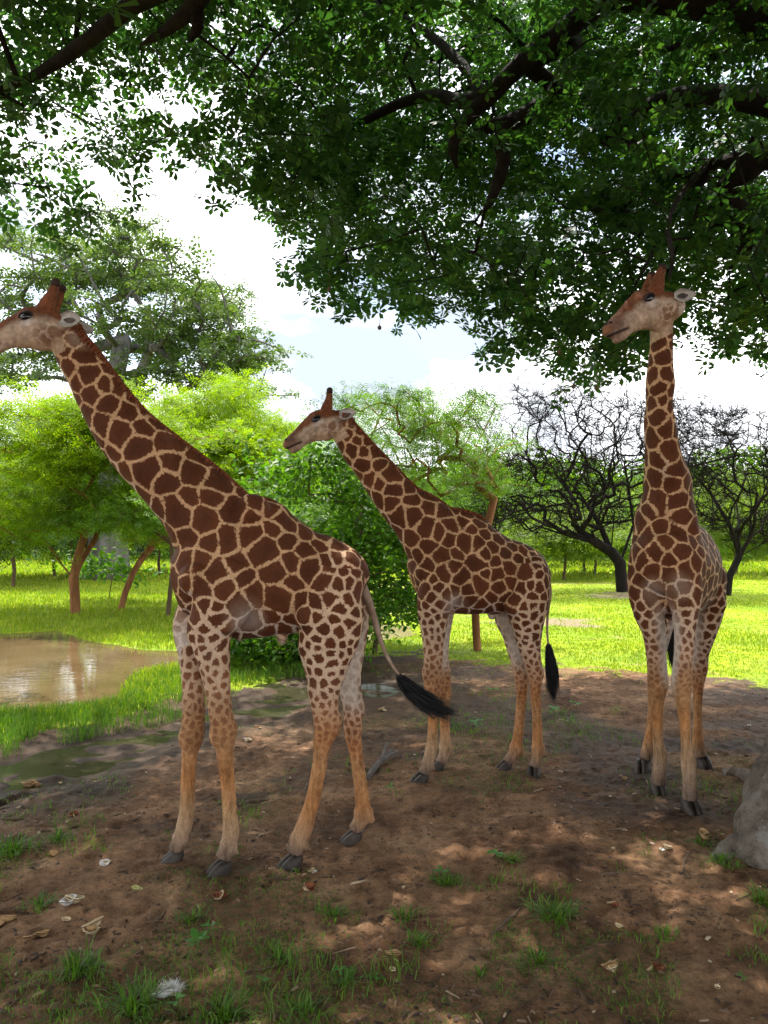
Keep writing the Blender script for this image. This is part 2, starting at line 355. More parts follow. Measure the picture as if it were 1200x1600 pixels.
    def extras(s):
        O, f, n, sd_, scl = s.hf; W = s.W; rng = np.random.default_rng(s.seed+5)
        for sg in (-1, 1):
            # eye: a dark ball in a thick lid
            c = W(.24, .038, .076*sg); V = []; F = []
            g = Giraffe(s.root); g.ball((0, 0, 0), 1); Vb, Fb = g.parts[0]
            M = np.stack([f*.040, n*.026, sd_*sg*.029])*scl
            s.child('eye', c+Vb@M, Fb, EYE)
            up_ = np.array([c+(f*math.cos(a)*.041+n*(math.sin(a)*.024+.004)+sd_*sg*(.017+.008*math.sin(a)))*scl for a in np.linspace(R(-8), R(188), 14)])
            V, F = tube(up_, .0065*scl, None, sd_, 8); s.child('eyelid', V, F, LID)
            V = []; F = []
            for a in np.linspace(R(20), R(160), 26):
                b = c+(f*math.cos(a)*.041+n*math.sin(a)*.026+sd_*sg*.024)*scl; tip = b+(f*.012*math.cos(a)+n*(-.006+.008*math.sin(a))+sd_*sg*.022)*scl; k = len(V); V += [b-f*.0012, b+f*.0012, tip]; F.append((k, k+1, k+2))
            s.child('eyelashes', V, F, LID, False)
            # black caps of the ossicones
            V, F = tube(np.array([W(.016, .205*s.oss, .0635*sg), W(.005, .225*s.oss, .064*sg), W(-.004, .243*s.oss, .0645*sg), W(-.008, .252*s.oss, .065*sg)]), np.array([.028, .029, .025, .012])*scl, None, f, 14)
            s.child('ossicone_tip', V, F, OSSB)
            # ear: cupped leaf
            base = W(.035, -.02, .075*sg); dr = s.eardirs[1 if sg < 0 else 0]; dr = np.array(dr, float); dr /= np.linalg.norm(dr)
            open_ = np.cross(dr, np.cross(s.earface, dr)); open_ /= np.linalg.norm(open_); sidev = np.cross(dr, open_)
            Vo = []; nu, nv = 15, 9; Ln = .175*scl*s.earlen
            for i in range(nu):
                t = i/(nu-1); wd = (.014+.052*math.sin(math.pi*min(1, t*.93+.07))**.8*(1-.25*t))*scl*s.earlen
                if t > .93: wd *= .5
                for j in range(nv):
                    a = (j/(nv-1)-.5)*R(190-70*t)
                    Vo.append(base+dr*Ln*t+sidev*math.sin(a)*wd+open_*(-math.cos(a)*wd*.75+.2*wd))
            Vo = np.array(Vo); Fo = [(i*nv+j, i*nv+j+1, (i+1)*nv+j+1, (i+1)*nv+j) for i in range(nu-1) for j in range(nv-1)]
            # thicken
            Vi = Vo.copy().reshape(nu, nv, 3); cen = Vi.mean(1, keepdims=True); Vi = (Vi-(Vi-cen)*.10+open_*.006*scl).reshape(-1, 3)
            m = len(Vo); Fa = Fo+[tuple(reversed([x+m for x in q])) for q in Fo]
            edge_ = [i*nv for i in range(nu)]+[(nu-1)*nv+j for j in range(1, nv)]+[i*nv+nv-1 for i in range(nu-2, -1, -1)]+[j for j in range(nv-2, 0, -1)]
            for a, b in zip(edge_, edge_[1:]+edge_[:1]): Fa.append((a, a+m, b+m, b))
            ear = s.child('ear', np.vstack([Vo, Vi]), Fa, EARM)
            Q = np.array([Vi[i*nv+nv//2]+open_*.010*scl for i in range(2, nu-5)]); rq = np.sin(np.linspace(.25, 2.9, len(Q)))*.020*scl; V, F = tube(Q, rq, rq*.35, sidev, 10); s.child('ear_hollow_shade', V, F, EARD, parent=ear)  # dark strip laid in the ear cup to imitate the shade inside it
        # mane: upright bristles along the neck ridge
        ridge = catmull(np.array(s.ridge), 420); T = np.gradient(ridge, axis=0); T /= np.linalg.norm(T, axis=1)[:, None]
        from mathutils.kdtree import KDTree
        kd = KDTree(len(s.co)//2+1)
        for i in range(0, len(s.co), 2): kd.insert(s.co[i], i)
        kd.balance(); ridge = np.array([np.array(kd.find(q)[0]) for q in ridge])
        for _ in range(6): ridge[1:-1] = (ridge[:-2]+ridge[1:-1]*2+ridge[2:])/4
        T = np.gradient(ridge, axis=0); T /= np.linalg.norm(T, axis=1)[:, None]+1e-9
        V = []; F = []; lat = s.lateral
        for q in range(15000):
            i = rng.integers(0, 420); tt = i/419; t = T[i]; nn = np.cross(lat, t); nn /= np.linalg.norm(nn); nn *= s.mane_sign
            ln = s.mane_h*(1.25 if tt < .9 else 1.25-(tt-.9)*9)*rng.uniform(.7, 1.12)
            b = ridge[i]+lat*rng.normal(0, .024)+t*rng.normal(0, .006)-nn*.012
            d = nn+t*s.mane_lean+lat*rng.normal(0, .10)+t*rng.normal(0, .12); d /= np.linalg.norm(d)
            w_ = (t*rng.normal()+lat*rng.normal()); w_ /= np.linalg.norm(w_)+1e-6; w_ *= .0028
            k = len(V); V += [b-w_, b+w_, b+d*(ln+.012)]; F.append((k, k+1, k+2))
        s.child('mane', V, F, MANE, False)
        # tail stalk and tuft
        P = catmull(np.array(s.tail), 30); r = np.interp(np.linspace(0, 1, 30), [0, .25, .6, 1], s.tail_r)
        Vt, Ft = tube(P, r, None, (0, 1, 0), 12); tl = s.child('tail', Vt, Ft, s.tail_mat)
        C = catmull(np.array(s.tuft), 40); V = []; F = []
        for q in range(1500):
            off = rng.normal(0, 1, 3); off /= np.linalg.norm(off); st = rng.uniform(0, .35); en = min(1, st+rng.uniform(.45, .75)); rad = s.tuft_r*rng.random()**.5
            w_ = rng.normal(0, 1, 3); w_ /= np.linalg.norm(w_); m = 6; k = len(V)
            for j in range(m):
                t = st+(en-st)*j/(m-1); p_ = C[int(t*39)]; bulge = math.sin(math.pi*min(1, t*.85+.1))**.7
                c = p_+off*rad*(bulge+.8*t*t*(q % 3 == 0))+np.array((0, 0, -.11*t*t))*((q % 4 == 0)*rng.random())+rng.normal(0, .003, 3); ww = w_*.0026*(1-.8*j/(m-1)); V += [c-ww, c+ww]
            for j in range(m-1): F.append((k+2*j, k+2*j+1, k+2*j+3, k+2*j+2))
        s.child('tail_tuft', V, F, TUFT, False, parent=tl)
        # hooves: two toes each
        for (c, h, wd) in s.hooves:
            h = np.array((h[0], h[1], 0.)); h /= np.linalg.norm(h); l = np.array((-h[1], h[0], 0)); V = []; F = []; wd = wd*1.22
            for sg in (-1, 1):
                k0 = len(V); rings = ((.092, -.012, .55, .66), (.072, .0, .80, .88), (.045, .022, 1.0, 1.0), (.008, .040, 1.12, 1.06), (-.012, .040, 1.08, 1.0)); m = 14
                for z, fo, a, b in rings:
                    for j in range(m):
                        an = 2*math.pi*j/m; ex = abs(math.cos(an))**.8*math.copysign(1, math.cos(an)); ey = abs(math.sin(an))**.8*math.copysign(1, math.sin(an))
                        taper = 1-.18*max(0, ex)
                        p_ = np.array((c[0], c[1], 0.))+h*(fo+ex*wd*.92*a-.2*wd)+l*(sg*wd*.47+ey*wd*.44*b*taper-sg*.10*wd*max(0, ex)); V.append((p_[0], p_[1], z*s.hoofk))
                for i in range(len(rings)-1):
                    for j in range(m): F.append((k0+i*m+j, k0+i*m+(j+1) % m, k0+(i+1)*m+(j+1) % m, k0+(i+1)*m+j))
                F.append(tuple(k0+j for j in range(m-1, -1, -1))); F.append(tuple(k0+(len(rings)-1)*m+j for j in range(m)))
            s.child('hoof', V, F, HOOF)

def joints(g, P, ra, rb, hind, fwd):
    fw = np.array((fwd[0], fwd[1], 0.)); fw /= np.linalg.norm(fw); up = np.array((0, 0, 1.)); n = len(P)
    fe = n-3; kn = None
    if hind:
        kn = n-7 if n > 13 else n-7
        k = int(np.argmin(np.abs(P[:, 2]-.90))); g.ball(P[k]-fw*rb[k]*.45+up*.04, rb[k]*.80, 1, 1, 1.7); g.ball(P[k]-fw*rb[k]*.5+up*.12, rb[k]*.5, 1, 1, 2.2)
    else:
        k = int(np.argmin(np.abs(P[:, 2]-.90))); g.ball(P[k]+fw*rb[k]*.28, max(ra[k], rb[k])*.93, 1, 1, 1.35); g.ball(P[k]-fw*rb[k]*.5+up*.03, rb[k]*.62, 1, 1, 1.3)
    k = int(np.argmin(np.abs(P[:, 2]-.22))); g.ball(P[k]-fw*rb[k]*.35, rb[k]*.95, 1, 1, 1.15); g.ball(P[k]+fw*rb[k]*.2+up*.01, rb[k]*.92, 1, 1, 1.2)
    g.ball(P[k]-fw*rb[k]*1.05-up*.045, rb[k]*.42)
    lat = np.cross(up, fw)
    for z in np.linspace(.30, .80, 9):                # tendon behind the cannon bone
        j = int(np.argmin(np.abs(P[:, 2]-z))); w_ = np.array([np.interp(z, P[::-1, 2], P[::-1, c]) for c in (0, 1)]); g.ball((w_[0]-fw[0]*.030, w_[1]-fw[1]*.030, z), .026, 1, 1, 1.6)
def slim(P, r): return np.array(r)*np.interp(P[:, 2], [0, .10, .15, .22, .30, .45, .70, .85, 1.05, 1.2], [.98, .92, .86, 1.0, .90, .86, .88, .96, .97, 1])
def A(sp, lw, am, line, patch=PATCH): return (sp, lw, am, line, patch)
CREAM = (.60, .42, .28)
BODY = [A(.125, .011, 1, TAN), A(.15, .012, 1, TAN), A(.135, .012, 1, TAN), A(.098, .0125, 1, CREAM)]
NECK = [A(.10, .012, 1, TAN), A(.135, .0135, 1, TAN), A(.165, .0135, 1, TAN), A(.165, .0125, 1, TAN)]
LEGF = [A(.115, .013, 1, (.57, .38, .23)), A(.084, .0135, 1, (.60, .43, .30)), A(.068, .0135, .95, (.53, .38, .27)), A(.056, .0125, .9, (.50, .34, .22), (.18, .06, .026)), A(.048, .009, .75, (.36, .19, .09), (.13, .05, .024)),
        A(.05, .008, .4, ORANGE, (.22, .09, .035)), A(.05, .008, .25, (.42, .20, .075), (.26, .11, .04)), A(.05, .01, .15, PALE, (.2, .12, .08)), A(.05, .01, .15, (.34, .24, .16), (.14, .10, .08)), A(.05, .01, 0, (.15, .11, .085))]
LEGH = [A(.098, .013, 1, CREAM), A(.088, .0135, 1, CREAM), A(.076, .013, 1, (.60, .44, .31)), A(.066, .013, .95, (.53, .37, .26)), A(.055, .0115, .9, (.48, .30, .18), (.18, .06, .026)), A(.047, .009, .65, (.38, .18, .07), (.17, .06, .028)),
        A(.05, .008, .4, ORANGE, (.23, .09, .035)), A(.05, .008, .2, (.42, .20, .075), (.26, .11, .04)), A(.05, .01, .1, (.34, .22, .13), (.14, .10, .08)), A(.05, .01, 0, (.14, .10, .08))]

# ---- front giraffe, striding left with its neck stretched out
g = Giraffe((-.95, 5.3, 0)); g.balls = [(at(538, 884, 5.28), .11), (at(482, 962, 5.12), .105), (at(352, 976, 5.03), .07), (at(310, 905, 5.10), .13), (at(395, 800, 5.16), .12)]; g.seed = 3; g.eyeside = -1; g.lateral = np.array((0., 1., 0.)); g.centre = np.array((-.9, 5.3, 1.5))
Yb = 5.32
P = np.array([at(u, (a+b)/2, y) for u, a, b, y, l in (r_ for r_ in ((272, 872, 945, 5.25, .10), (292, 842, 968, 5.26, .18), (335, 795, 992, 5.28, .26), (385, 775, 1002, 5.3, .285), (430, 800, 998, 5.33, .30), (480, 829, 990, 5.36, .27), (520, 841, 978, 5.4, .23), (549, 863, 965, 5.42, .20), (566, 893, 945, 5.44, .10)))])
rows = ((272, 872, 945, 5.25, .10), (292, 842, 968, 5.26, .18), (335, 795, 992, 5.28, .26), (385, 775, 1002, 5.3, .285), (430, 800, 998, 5.33, .30), (480, 829, 990, 5.36, .27), (520, 841, 978, 5.4, .23), (549, 863, 965, 5.42, .20), (566, 893, 945, 5.44, .10))
g.add(P, np.array([r[4] for r in rows]), np.array([(r[2]-r[1])/2*r[3]/FPX for r in rows]), (0, 1, 0), BODY, 50, 28)
nk = [(101, 524, 24, 5.16, .085), (126, 566, 32, 5.17, .10), (160, 622, 38, 5.19, .125), (199, 678, 46, 5.21, .15), (248, 728, 54, 5.23, .18), (300, 778, 62, 5.26, .21), (340, 830, 74, 5.29, .24), (380, 880, 80, 5.3, .22)]
P, ra, rb = tubes_px(nk); g.add(P, ra, rb, (0, 1, 0), NECK, 60, 24)
for r_, dy in (([(372, 880, 50, 5.12, .13), (345, 945, 47, 5.07, .135), (330, 985, 36, 5.09, .11), (333, 1025, 27, 5.08, .10), (339, 1065, 21, 5.08, .085), (344, 1108, 19, 5.08, .08), (350, 1146, 20, 5.08, .082), (351, 1172, 15, 5.08, .062), (354, 1215, 12, 5.09, .05), (358, 1268, 12, 5.09, .05), (361, 1298, 14.5, 5.09, .060), (356, 1322, 12.5, 5.09, .052), (348, 1340, 14, 5.09, .058)], 0),
               ([(350, 905, 46, 5.45, .12), (318, 950, 40, 5.44, .11), (300, 985, 30, 5.42, .10), (298, 1025, 19, 5.36, .08), (302, 1067, 17.5, 5.33, .075), (303, 1108, 18, 5.3, .075), (300, 1152, 18.5, 5.28, .078), (296, 1180, 13.5, 5.28, .06), (293, 1215, 12, 5.27, .05), (292, 1256, 12, 5.26, .05), (289, 1285, 13.5, 5.25, .058), (281, 1312, 12.5, 5.25, .052), (274, 1328, 13, 5.25, .056)], 0)):
    P, ra, rb = tubes_px(r_); ra = ra*1.0; rb = slim(P, rb); ra = slim(P, ra); g.add(P, ra, rb, (0, 1, 0), LEGF, 70, 18); joints(g, P, ra, rb, 0, (-1, -.2))
for r_ in ([(524, 890, 44, 5.22, .17), (518, 945, 50, 5.18, .18), (515, 985, 50, 5.18, .165), (510, 1020, 43, 5.19, .13), (508, 1055, 31, 5.19, .105), (506, 1082, 25, 5.19, .09), (508, 1110, 21, 5.19, .078), (510, 1138, 20.5, 5.20, .078), (503, 1165, 15, 5.2, .06), (499, 1195, 13, 5.2, .052), (487, 1254, 12.5, 5.2, .052), (475, 1294, 15, 5.19, .062), (466, 1314, 14, 5.19, .056), (459, 1332, 14, 5.19, .058)],
           [(530, 910, 42, 5.58, .13), (535, 960, 44, 5.6, .13), (540, 1010, 32, 5.6, .11), (544, 1050, 21, 5.6, .095), (548, 1085, 17, 5.6, .085), (552, 1115, 15, 5.6, .075), (551, 1143, 15, 5.6, .076), (555, 1170, 12.5, 5.6, .06), (559, 1200, 11.5, 5.6, .052), (566, 1250, 12, 5.6, .052), (567, 1272, 13.5, 5.6, .060), (560, 1288, 12.5, 5.6, .055), (554, 1298, 12.5, 5.6, .056)]):
    P, ra, rb = tubes_px(r_); ra = ra*1.0; rb = slim(P, rb); ra = slim(P, ra); g.add(P, ra, rb, (0, 1, 0), LEGH, 70, 20); joints(g, P, ra, rb, 1, (-1, -.15))
P, ra, rb = tubes_px([(440, 985, 10, 5.3, None), (441, 1000, 8, 5.3, None), (440, 1006, 4, 5.3, None)]); g.add(P, ra, rb, (0, 1, 0), [A(.1, .02, 0, WHITE)]*2)
ang = R(15); g.head(at(41, 496, 5.04), (-math.cos(ang), -.10, -math.sin(ang)), (0, 0, 1), 1.0)
g.whites = [(at(380, 960, 5.05), .13), (at(392, 985, 5.05), .12)]
g.ridge = [at(u, v, y) for u, v, y in ((108, 504, 5.16), (128, 520, 5.16), (150, 545, 5.17), (182, 588, 5.19), (235, 650, 5.21), (298, 702, 5.25), (355, 742, 5.27), (395, 775, 5.29), (425, 795, 5.31))]
g.mane_sign = 1; g.mane_h = .062; g.mane_lean = .25
g.eardirs = [(1, .5, -.1), (.93, -.38, -.13)]; g.earface = np.array((-.3, -1., .25))
g.tail = [at(561, 905, 5.44), at(574, 935, 5.44), at(587, 975, 5.42), at(598, 1010, 5.38), at(612, 1038, 5.32), at(629, 1062, 5.28)]; g.tail_r = [.034, .030, .014, .007]; g.tail_mat = simple('tail_fur', (.20, .12, .08), (.42, .30, .22), 12, .8, .3, .003)
g.tuft = [at(623, 1058, 5.29), at(640, 1076, 5.26), at(665, 1096, 5.22), at(688, 1106, 5.2), at(712, 1114, 5.18)]; g.tuft_r = .062
g.hooves = [(at(345, 1352, 5.09), (-1, -.45), .060), (at(272, 1338, 5.25), (-1, -.25), .058), (at(456, 1345, 5.19), (-1, -.5), .060), (at(551, 1308, 5.6), (-1, -.2), .058)]
g.build('giraffe', 'large giraffe in front, nearest the pond, stretching its neck left over the shaded mud')

# ---- middle giraffe, behind and to the right of the first
g = Giraffe((.95, 7.15, 0)); g.balls = [(at(836, 884, 7.08), .11), (at(806, 945, 6.97), .105), (at(692, 945, 6.90), .07), (at(666, 895, 6.98), .12)]; g.seed = 21; g.eyeside = -1; g.lateral = np.array((0., 1., 0.)); g.centre = np.array((1.0, 7.17, 1.5))
rows = ((643, 878, 925, 7.08, .10), (656, 850, 944, 7.1, .18), (685, 800, 960, 7.12, .22), (715, 797, 964, 7.15, .27), (750, 821, 963, 7.17, .29), (785, 840, 958, 7.2, .26), (815, 849, 955, 7.22, .23), (840, 866, 945, 7.24, .22), (857, 892, 925, 7.25, .10))
P = np.array([at(u, (a+b)/2, y) for u, a, b, y, l in rows])
g.add(P, np.array([r[4] for r in rows]), np.array([(r[2]-r[1])/2*r[3]/FPX for r in rows]), (0, 1, 0), [A(a[0]*.93, a[1]*.95, a[2], a[3]) for a in BODY], 50, 28)
nk = [(531, 664, 20, 7.0, .08), (548, 688, 22.5, 7.0, .095), (566, 712, 25.5, 7.02, .11), (595, 748, 30, 7.04, .135), (627, 788, 36, 7.06, .16), (663, 820, 46, 7.09, .20), (690, 858, 54, 7.12, .22), (712, 885, 58, 7.15, .2)]
P, ra, rb = tubes_px(nk); g.add(P, ra, rb, (0, 1, 0), NECK, 60, 24)
for r_ in ([(702, 880, 38, 6.98, .13), (684, 930, 33, 6.94, .13), (677, 960, 24, 6.96, .11), (677, 990, 19, 6.96, .095), (677, 1020, 15.5, 6.96, .085), (676, 1052, 14.5, 6.96, .08), (676, 1080, 14, 6.96, .08), (676, 1100, 10.5, 6.96, .06), (676, 1125, 9, 6.96, .05), (675, 1152, 9, 6.96, .05), (673, 1175, 10.5, 6.96, .06), (668, 1194, 9.5, 6.96, .055), (662, 1208, 10, 6.96, .058)],
           [(700, 890, 34, 7.34, .12), (692, 930, 28, 7.36, .11), (688, 960, 22, 7.36, .10), (688, 990, 16, 7.36, .085), (689, 1020, 12.5, 7.36, .078), (692, 1052, 12.5, 7.36, .075), (694, 1080, 12.5, 7.36, .078), (694, 1100, 9.5, 7.36, .058), (694, 1125, 8.5, 7.36, .05), (695, 1150, 8.5, 7.36, .05), (696, 1170, 10, 7.36, .058), (692, 1184, 9, 7.36, .052), (688, 1193, 9, 7.36, .054)]):
    P, ra, rb = tubes_px(r_); ra = ra*1.0; rb = slim(P, rb); ra = slim(P, ra); g.add(P, ra, rb, (0, 1, 0), LEGF, 70, 18); joints(g, P, ra, rb, 0, (-1, -.2))
for r_ in ([(829, 885, 28, 7.06, .17), (825, 925, 32, 7.03, .18), (824, 955, 30, 7.03, .16), (825, 985, 23, 7.05, .12), (828, 1015, 17, 7.06, .095), (833, 1038, 13.5, 7.07, .08), (837, 1060, 11, 7.08, .07), (836, 1085, 8, 7.1, .055), (838, 1115, 7.5, 7.12, .05), (839, 1145, 8, 7.14, .05), (840, 1170, 9.5, 7.15, .058), (838, 1186, 9, 7.16, .054), (835, 1198, 9.5, 7.16, .056)],
           [(815, 900, 32, 7.42, .13), (800, 940, 30, 7.44, .13), (794, 965, 22, 7.44, .11), (799, 990, 15, 7.44, .095), (806, 1018, 13, 7.42, .085), (811, 1040, 12, 7.4, .08), (815, 1065, 11, 7.38, .075), (815, 1088, 9, 7.36, .06), (812, 1120, 8.5, 7.34, .05), (809, 1150, 8.5, 7.33, .05), (806, 1170, 10, 7.33, .058), (799, 1182, 9, 7.33, .054), (792, 1191, 9.5, 7.33, .056)]):
    P, ra, rb = tubes_px(r_); ra = ra*1.0; rb = slim(P, rb); ra = slim(P, ra); g.add(P, ra, rb, (0, 1, 0), LEGH, 70, 20); joints(g, P, ra, rb, 1, (-1, -.15))
P, ra, rb = tubes_px([(768, 953, 7, 7.2, None), (768, 964, 5, 7.2, None), (768, 967, 3, 7.2, None)]); g.add(P, ra, rb, (0, 1, 0), [A(.1, .02, 0, WHITE)]*2)
ang = R(28); g.head(at(495, 656, 6.93), (-math.cos(ang), -.08, -math.sin(ang)), (0, 0, 1), .98)
g.whites = [(at(706, 940, 6.9), .11), (at(715, 952, 6.9), .12)]
g.ridge = [at(u, v, y) for u, v, y in ((536, 648, 7.0), (550, 655, 7.0), (566, 675, 7.0), (592, 702, 7.03), (626, 737, 7.05), (660, 767, 7.08), (700, 788, 7.11), (728, 806, 7.13), (750, 822, 7.16))]
g.mane_sign = 1; g.mane_h = .062; g.mane_lean = .25
g.eardirs = [(1, .5, .0), (.93, -.38, .10)]; g.earface = np.array((-.3, -1., .35))
g.tail = [at(853, 895, 7.26), at(859, 925, 7.28), at(856, 955, 7.28), at(855, 985, 7.27), at(857, 1013, 7.26)]; g.tail_r = [.030, .020, .012, .009]; g.tail_mat = bpy.data.materials['tail_fur']
g.tuft = [at(857, 1008, 7.26), at(860, 1030, 7.26), at(863, 1055, 7.26), at(863, 1075, 7.26), at(866, 1092, 7.26)]; g.tuft_r = .055
g.hooves = [(at(657, 1216, 6.96), (-1, -.5), .060), (at(684, 1196, 7.36), (-1, -.3), .056), (at(834, 1204, 7.16), (-.35, -1), .056), (at(789, 1197, 7.33), (-1, -.35), .056)]
g.build('giraffe', 'middle giraffe standing side-on behind the front one, its thin tail hanging straight down')

# ---- right giraffe, chest to the camera, head turned left under the branches
g = Giraffe((2.55, 6.9, 0)); g.seed = 40; g.eyeside = -1; g.lateral = np.array((1., 0., 0.)); g.centre = np.array((2.375, 6.43, 1.5)); g.latw = np.array((.907, -.42, 0.))
rows = ((1040, 855, 925, 6.22, .17), (1040, 822, 948, 6.32, .27), (1043, 806, 962, 6.5, .315), (1049, 803, 968, 6.75, .36), (1056, 810, 966, 7.0, .385), (1062, 818, 960, 7.25, .37), (1068, 828, 952, 7.45, .32), (1072, 842, 940, 7.6, .24), (1074, 865, 915, 7.68, .12))
P = np.array([at(u, (a+b)/2, y) for u, a, b, y, l in rows])
g.add(P, np.array([r[4] for r in rows]), np.array([(r[2]-r[1])/2*r[3]/FPX for r in rows]), (1, 0, 0), [A(.13, .012, 1, TAN), A(.14, .012, 1, TAN), A(.14, .011, 1, TAN), A(.12, .011, 1, TAN)], 50, 28)
nk = [(1033, 500, 18, 5.98, .10), (1034, 540, 17.5, 6.0, .11), (1032, 590, 20, 6.05, .12), (1030, 644, 21.5, 6.13, .14), (1035, 700, 25, 6.24, .17), (1042, 742, 33, 6.36, .20), (1043, 785, 41, 6.45, .24), (1041, 825, 50, 6.5, .26), (1041, 865, 54, 6.55, .26)]
P, ra, rb = tubes_px(nk); g.add(P, rb, ra, (1, 0, 0), [A(.09, .011, 1, TAN), A(.125, .012, 1, TAN), A(.165, .012, 1, TAN), A(.17, .012, 1, TAN)], 60, 24)
for r_ in ([(1013, 880, 30, 6.48, .13), (1010, 920, 30, 6.46, .13), (1014, 955, 25, 6.46, .12), (1021, 987, 17.5, 6.5, .10), (1025, 1020, 15.5, 6.55, .085), (1027, 1045, 15.5, 6.58, .08), (1028, 1068, 16.5, 6.6, .085), (1027, 1092, 12, 6.63, .065), (1027, 1125, 9.5, 6.66, .05), (1028, 1157, 9.5, 6.68, .05), (1032, 1182, 12, 6.69, .06), (1030, 1203, 11, 6.69, .058), (1029, 1226, 13, 6.69, .062)],
           [(1066, 880, 31, 6.32, .13), (1069, 920, 28, 6.26, .13), (1070, 955, 21, 6.24, .12), (1070, 987, 15.5, 6.23, .10), (1068, 1020, 14, 6.23, .085), (1066, 1045, 14.5, 6.23, .082), (1065, 1070, 16.5, 6.23, .085), (1067, 1095, 12, 6.23, .065), (1070, 1130, 9.5, 6.23, .05), (1072, 1160, 9.2, 6.23, .05), (1075, 1190, 12.8, 6.23, .06), (1077, 1215, 11.5, 6.23, .058), (1079, 1249, 13.5, 6.23, .064)]):
    P, ra, rb = tubes_px(r_); ra = ra*1.0; rb = slim(P, rb); ra = slim(P, ra); g.add(P, rb, ra, (1, 0, 0), LEGF, 70, 18); joints(g, P, ra, rb, 0, (-.1, -1))
for r_ in ([(1100, 890, 30, 7.35, .2), (1106, 925, 27, 7.35, .2), (1107, 955, 21, 7.38, .17), (1100, 990, 16, 7.42, .14), (1094, 1020, 12.5, 7.48, .11), (1093, 1045, 12, 7.52, .10), (1091, 1068, 9, 7.52, .075), (1090, 1100, 7.5, 7.5, .055), (1090, 1135, 7.5, 7.47, .05), (1091, 1160, 9.5, 7.44, .056), (1094, 1175, 10, 7.42, .055), (1097, 1184, 10, 7.4, .058)],
           [(1040, 890, 30, 7.35, .2), (1036, 925, 27, 7.35, .2), (1036, 955, 21, 7.38, .17), (1032, 990, 14, 7.42, .14), (1028, 1020, 11, 7.45, .11), (1024, 1045, 11, 7.45, .10), (1021, 1068, 9, 7.42, .075), (1019, 1100, 7.5, 7.38, .055), (1017, 1135, 7.5, 7.32, .05), (1014, 1160, 9.5, 7.3, .056), (1010, 1178, 10, 7.28, .055), (1007, 1188, 10.5, 7.26, .058)]):
    P, ra, rb = tubes_px(r_); ra = ra*1.0; rb = slim(P, rb); ra = slim(P, ra); g.add(P, rb, ra, (1, 0, 0), LEGH, 70, 20); joints(g, P, ra, rb, 1, (-.1, -1))
ang = R(28); g.oss = .86; g.hoofk = 1.25; g.earlen = .80; g.head(at(1015, 467, 5.80), (-math.cos(ang), -.30, -math.sin(ang)), (.0, .10, 1), 1.12)
g.whites = [(at(1020, 925, 6.25), .12), (at(1060, 915, 6.1), .13)]
g.ridge = [at(u, v, y) for u, v, y in ((1044, 492, 6.08), (1047, 540, 6.13), (1049, 590, 6.18), (1050, 644, 6.28), (1057, 700, 6.42), (1066, 742, 6.56), (1072, 785, 6.7), (1070, 805, 6.8))]
g.mane_sign = -1; g.mane_h = .045; g.mane_lean = .2; g.lateral = np.array((1., 0., 0.))
g.eardirs = [(-.4, 1.0, -.1), (.98, -.25, .02)]; g.earface = np.array((-.2, -1., .1))
g.tail = [at(1058, 880, 7.68), at(1054, 920, 7.72), at(1050, 955, 7.72), at(1048, 985, 7.7)]; g.tail_r = [.030, .018, .012, .010]; g.tail_mat = bpy.data.materials['tail_fur']
g.tuft = [at(1046, 975, 7.7), at(1048, 995, 7.7), at(1051, 1015, 7.7), at(1053, 1032, 7.7), at(1054, 1045, 7.7)]; g.tuft_r = .05
g.hooves = [(at(1028, 1226, 6.69), (-.1, -1), .064), (at(1080, 1253, 6.23), (.05, -1), .066), (at(1100, 1188, 7.4), (.1, -1), .058), (at(1003, 1193, 7.26), (-.5, -1), .06)]
g.build('giraffe', 'tall giraffe at the right facing the camera, upright neck, head turned left among the leaves')
# ================================================================ ground, water
def poly_sd(P, poly):                                # signed distance, negative inside; P (n,2)
    poly = np.asarray(poly, float)[:, :2]; d = np.full(len(P), 1e9); inside = np.zeros(len(P), bool); m = len(poly)
    for i in range(m):
        a, b = poly[i], poly[(i+1) % m]; ab = b-a
        t = np.clip(((P-a)@ab)/(ab@ab+1e-12), 0, 1); d = np.minimum(d, np.linalg.norm(P-(a+t[:, None]*ab), axis=1))
        c = ((a[1] > P[:, 1]) != (b[1] > P[:, 1])) & (P[:, 0] < (b[0]-a[0])*(P[:, 1]-a[1])/((b[1]-a[1])+1e-12)+a[0]); inside ^= c
    return np.where(inside, -d, d)
_rn = np.random.default_rng(5); _G = _rn.random((256, 256))
def vnoise(x, y):                                    # smooth value noise 0..1
    xi = np.floor(x).astype(int); yi = np.floor(y).astype(int); fx = x-xi; fy = y-yi; fx = fx*fx*(3-2*fx); fy = fy*fy*(3-2*fy)
    g = lambda a, b: _G[a % 256, b % 256]
    return (g(xi, yi)*(1-fx)+g(xi+1, yi)*fx)*(1-fy)+(g(xi, yi+1)*(1-fx)+g(xi+1, yi+1)*fx)*fy
def fbm(x, y, o=4):
    s = 0; a = .5; t = 0
    for k in range(o): s = s+a*vnoise(x*2**k+k*17.3, y*2**k+k*9.1); t += a; a *= .5
    return s/t
def G(pts): return [gnd(u, v)[:2] for u, v in pts]
POND = G([(-420, 985), (0, 988), (90, 984), (150, 1000), (215, 1012), (290, 1014), (330, 1016), (330, 1030), (262, 1040), (215, 1052), (196, 1068), (196, 1090), (160, 1104), (105, 1110), (40, 1112), (-80, 1120), (-600, 1150)])
PUDDLE = G([(-160, 1215), (0, 1188), (60, 1170), (150, 1148), (240, 1136), (300, 1118), (360, 1085), (400, 1066), (470, 1056), (488, 1066), (560, 1064), (640, 1058), (650, 1068), (620, 1086), (560, 1088), (490, 1098), (440, 1120), (380, 1132), (330, 1140), (262, 1160), (200, 1190), (110, 1222), (40, 1240), (0, 1252), (-160, 1290)])
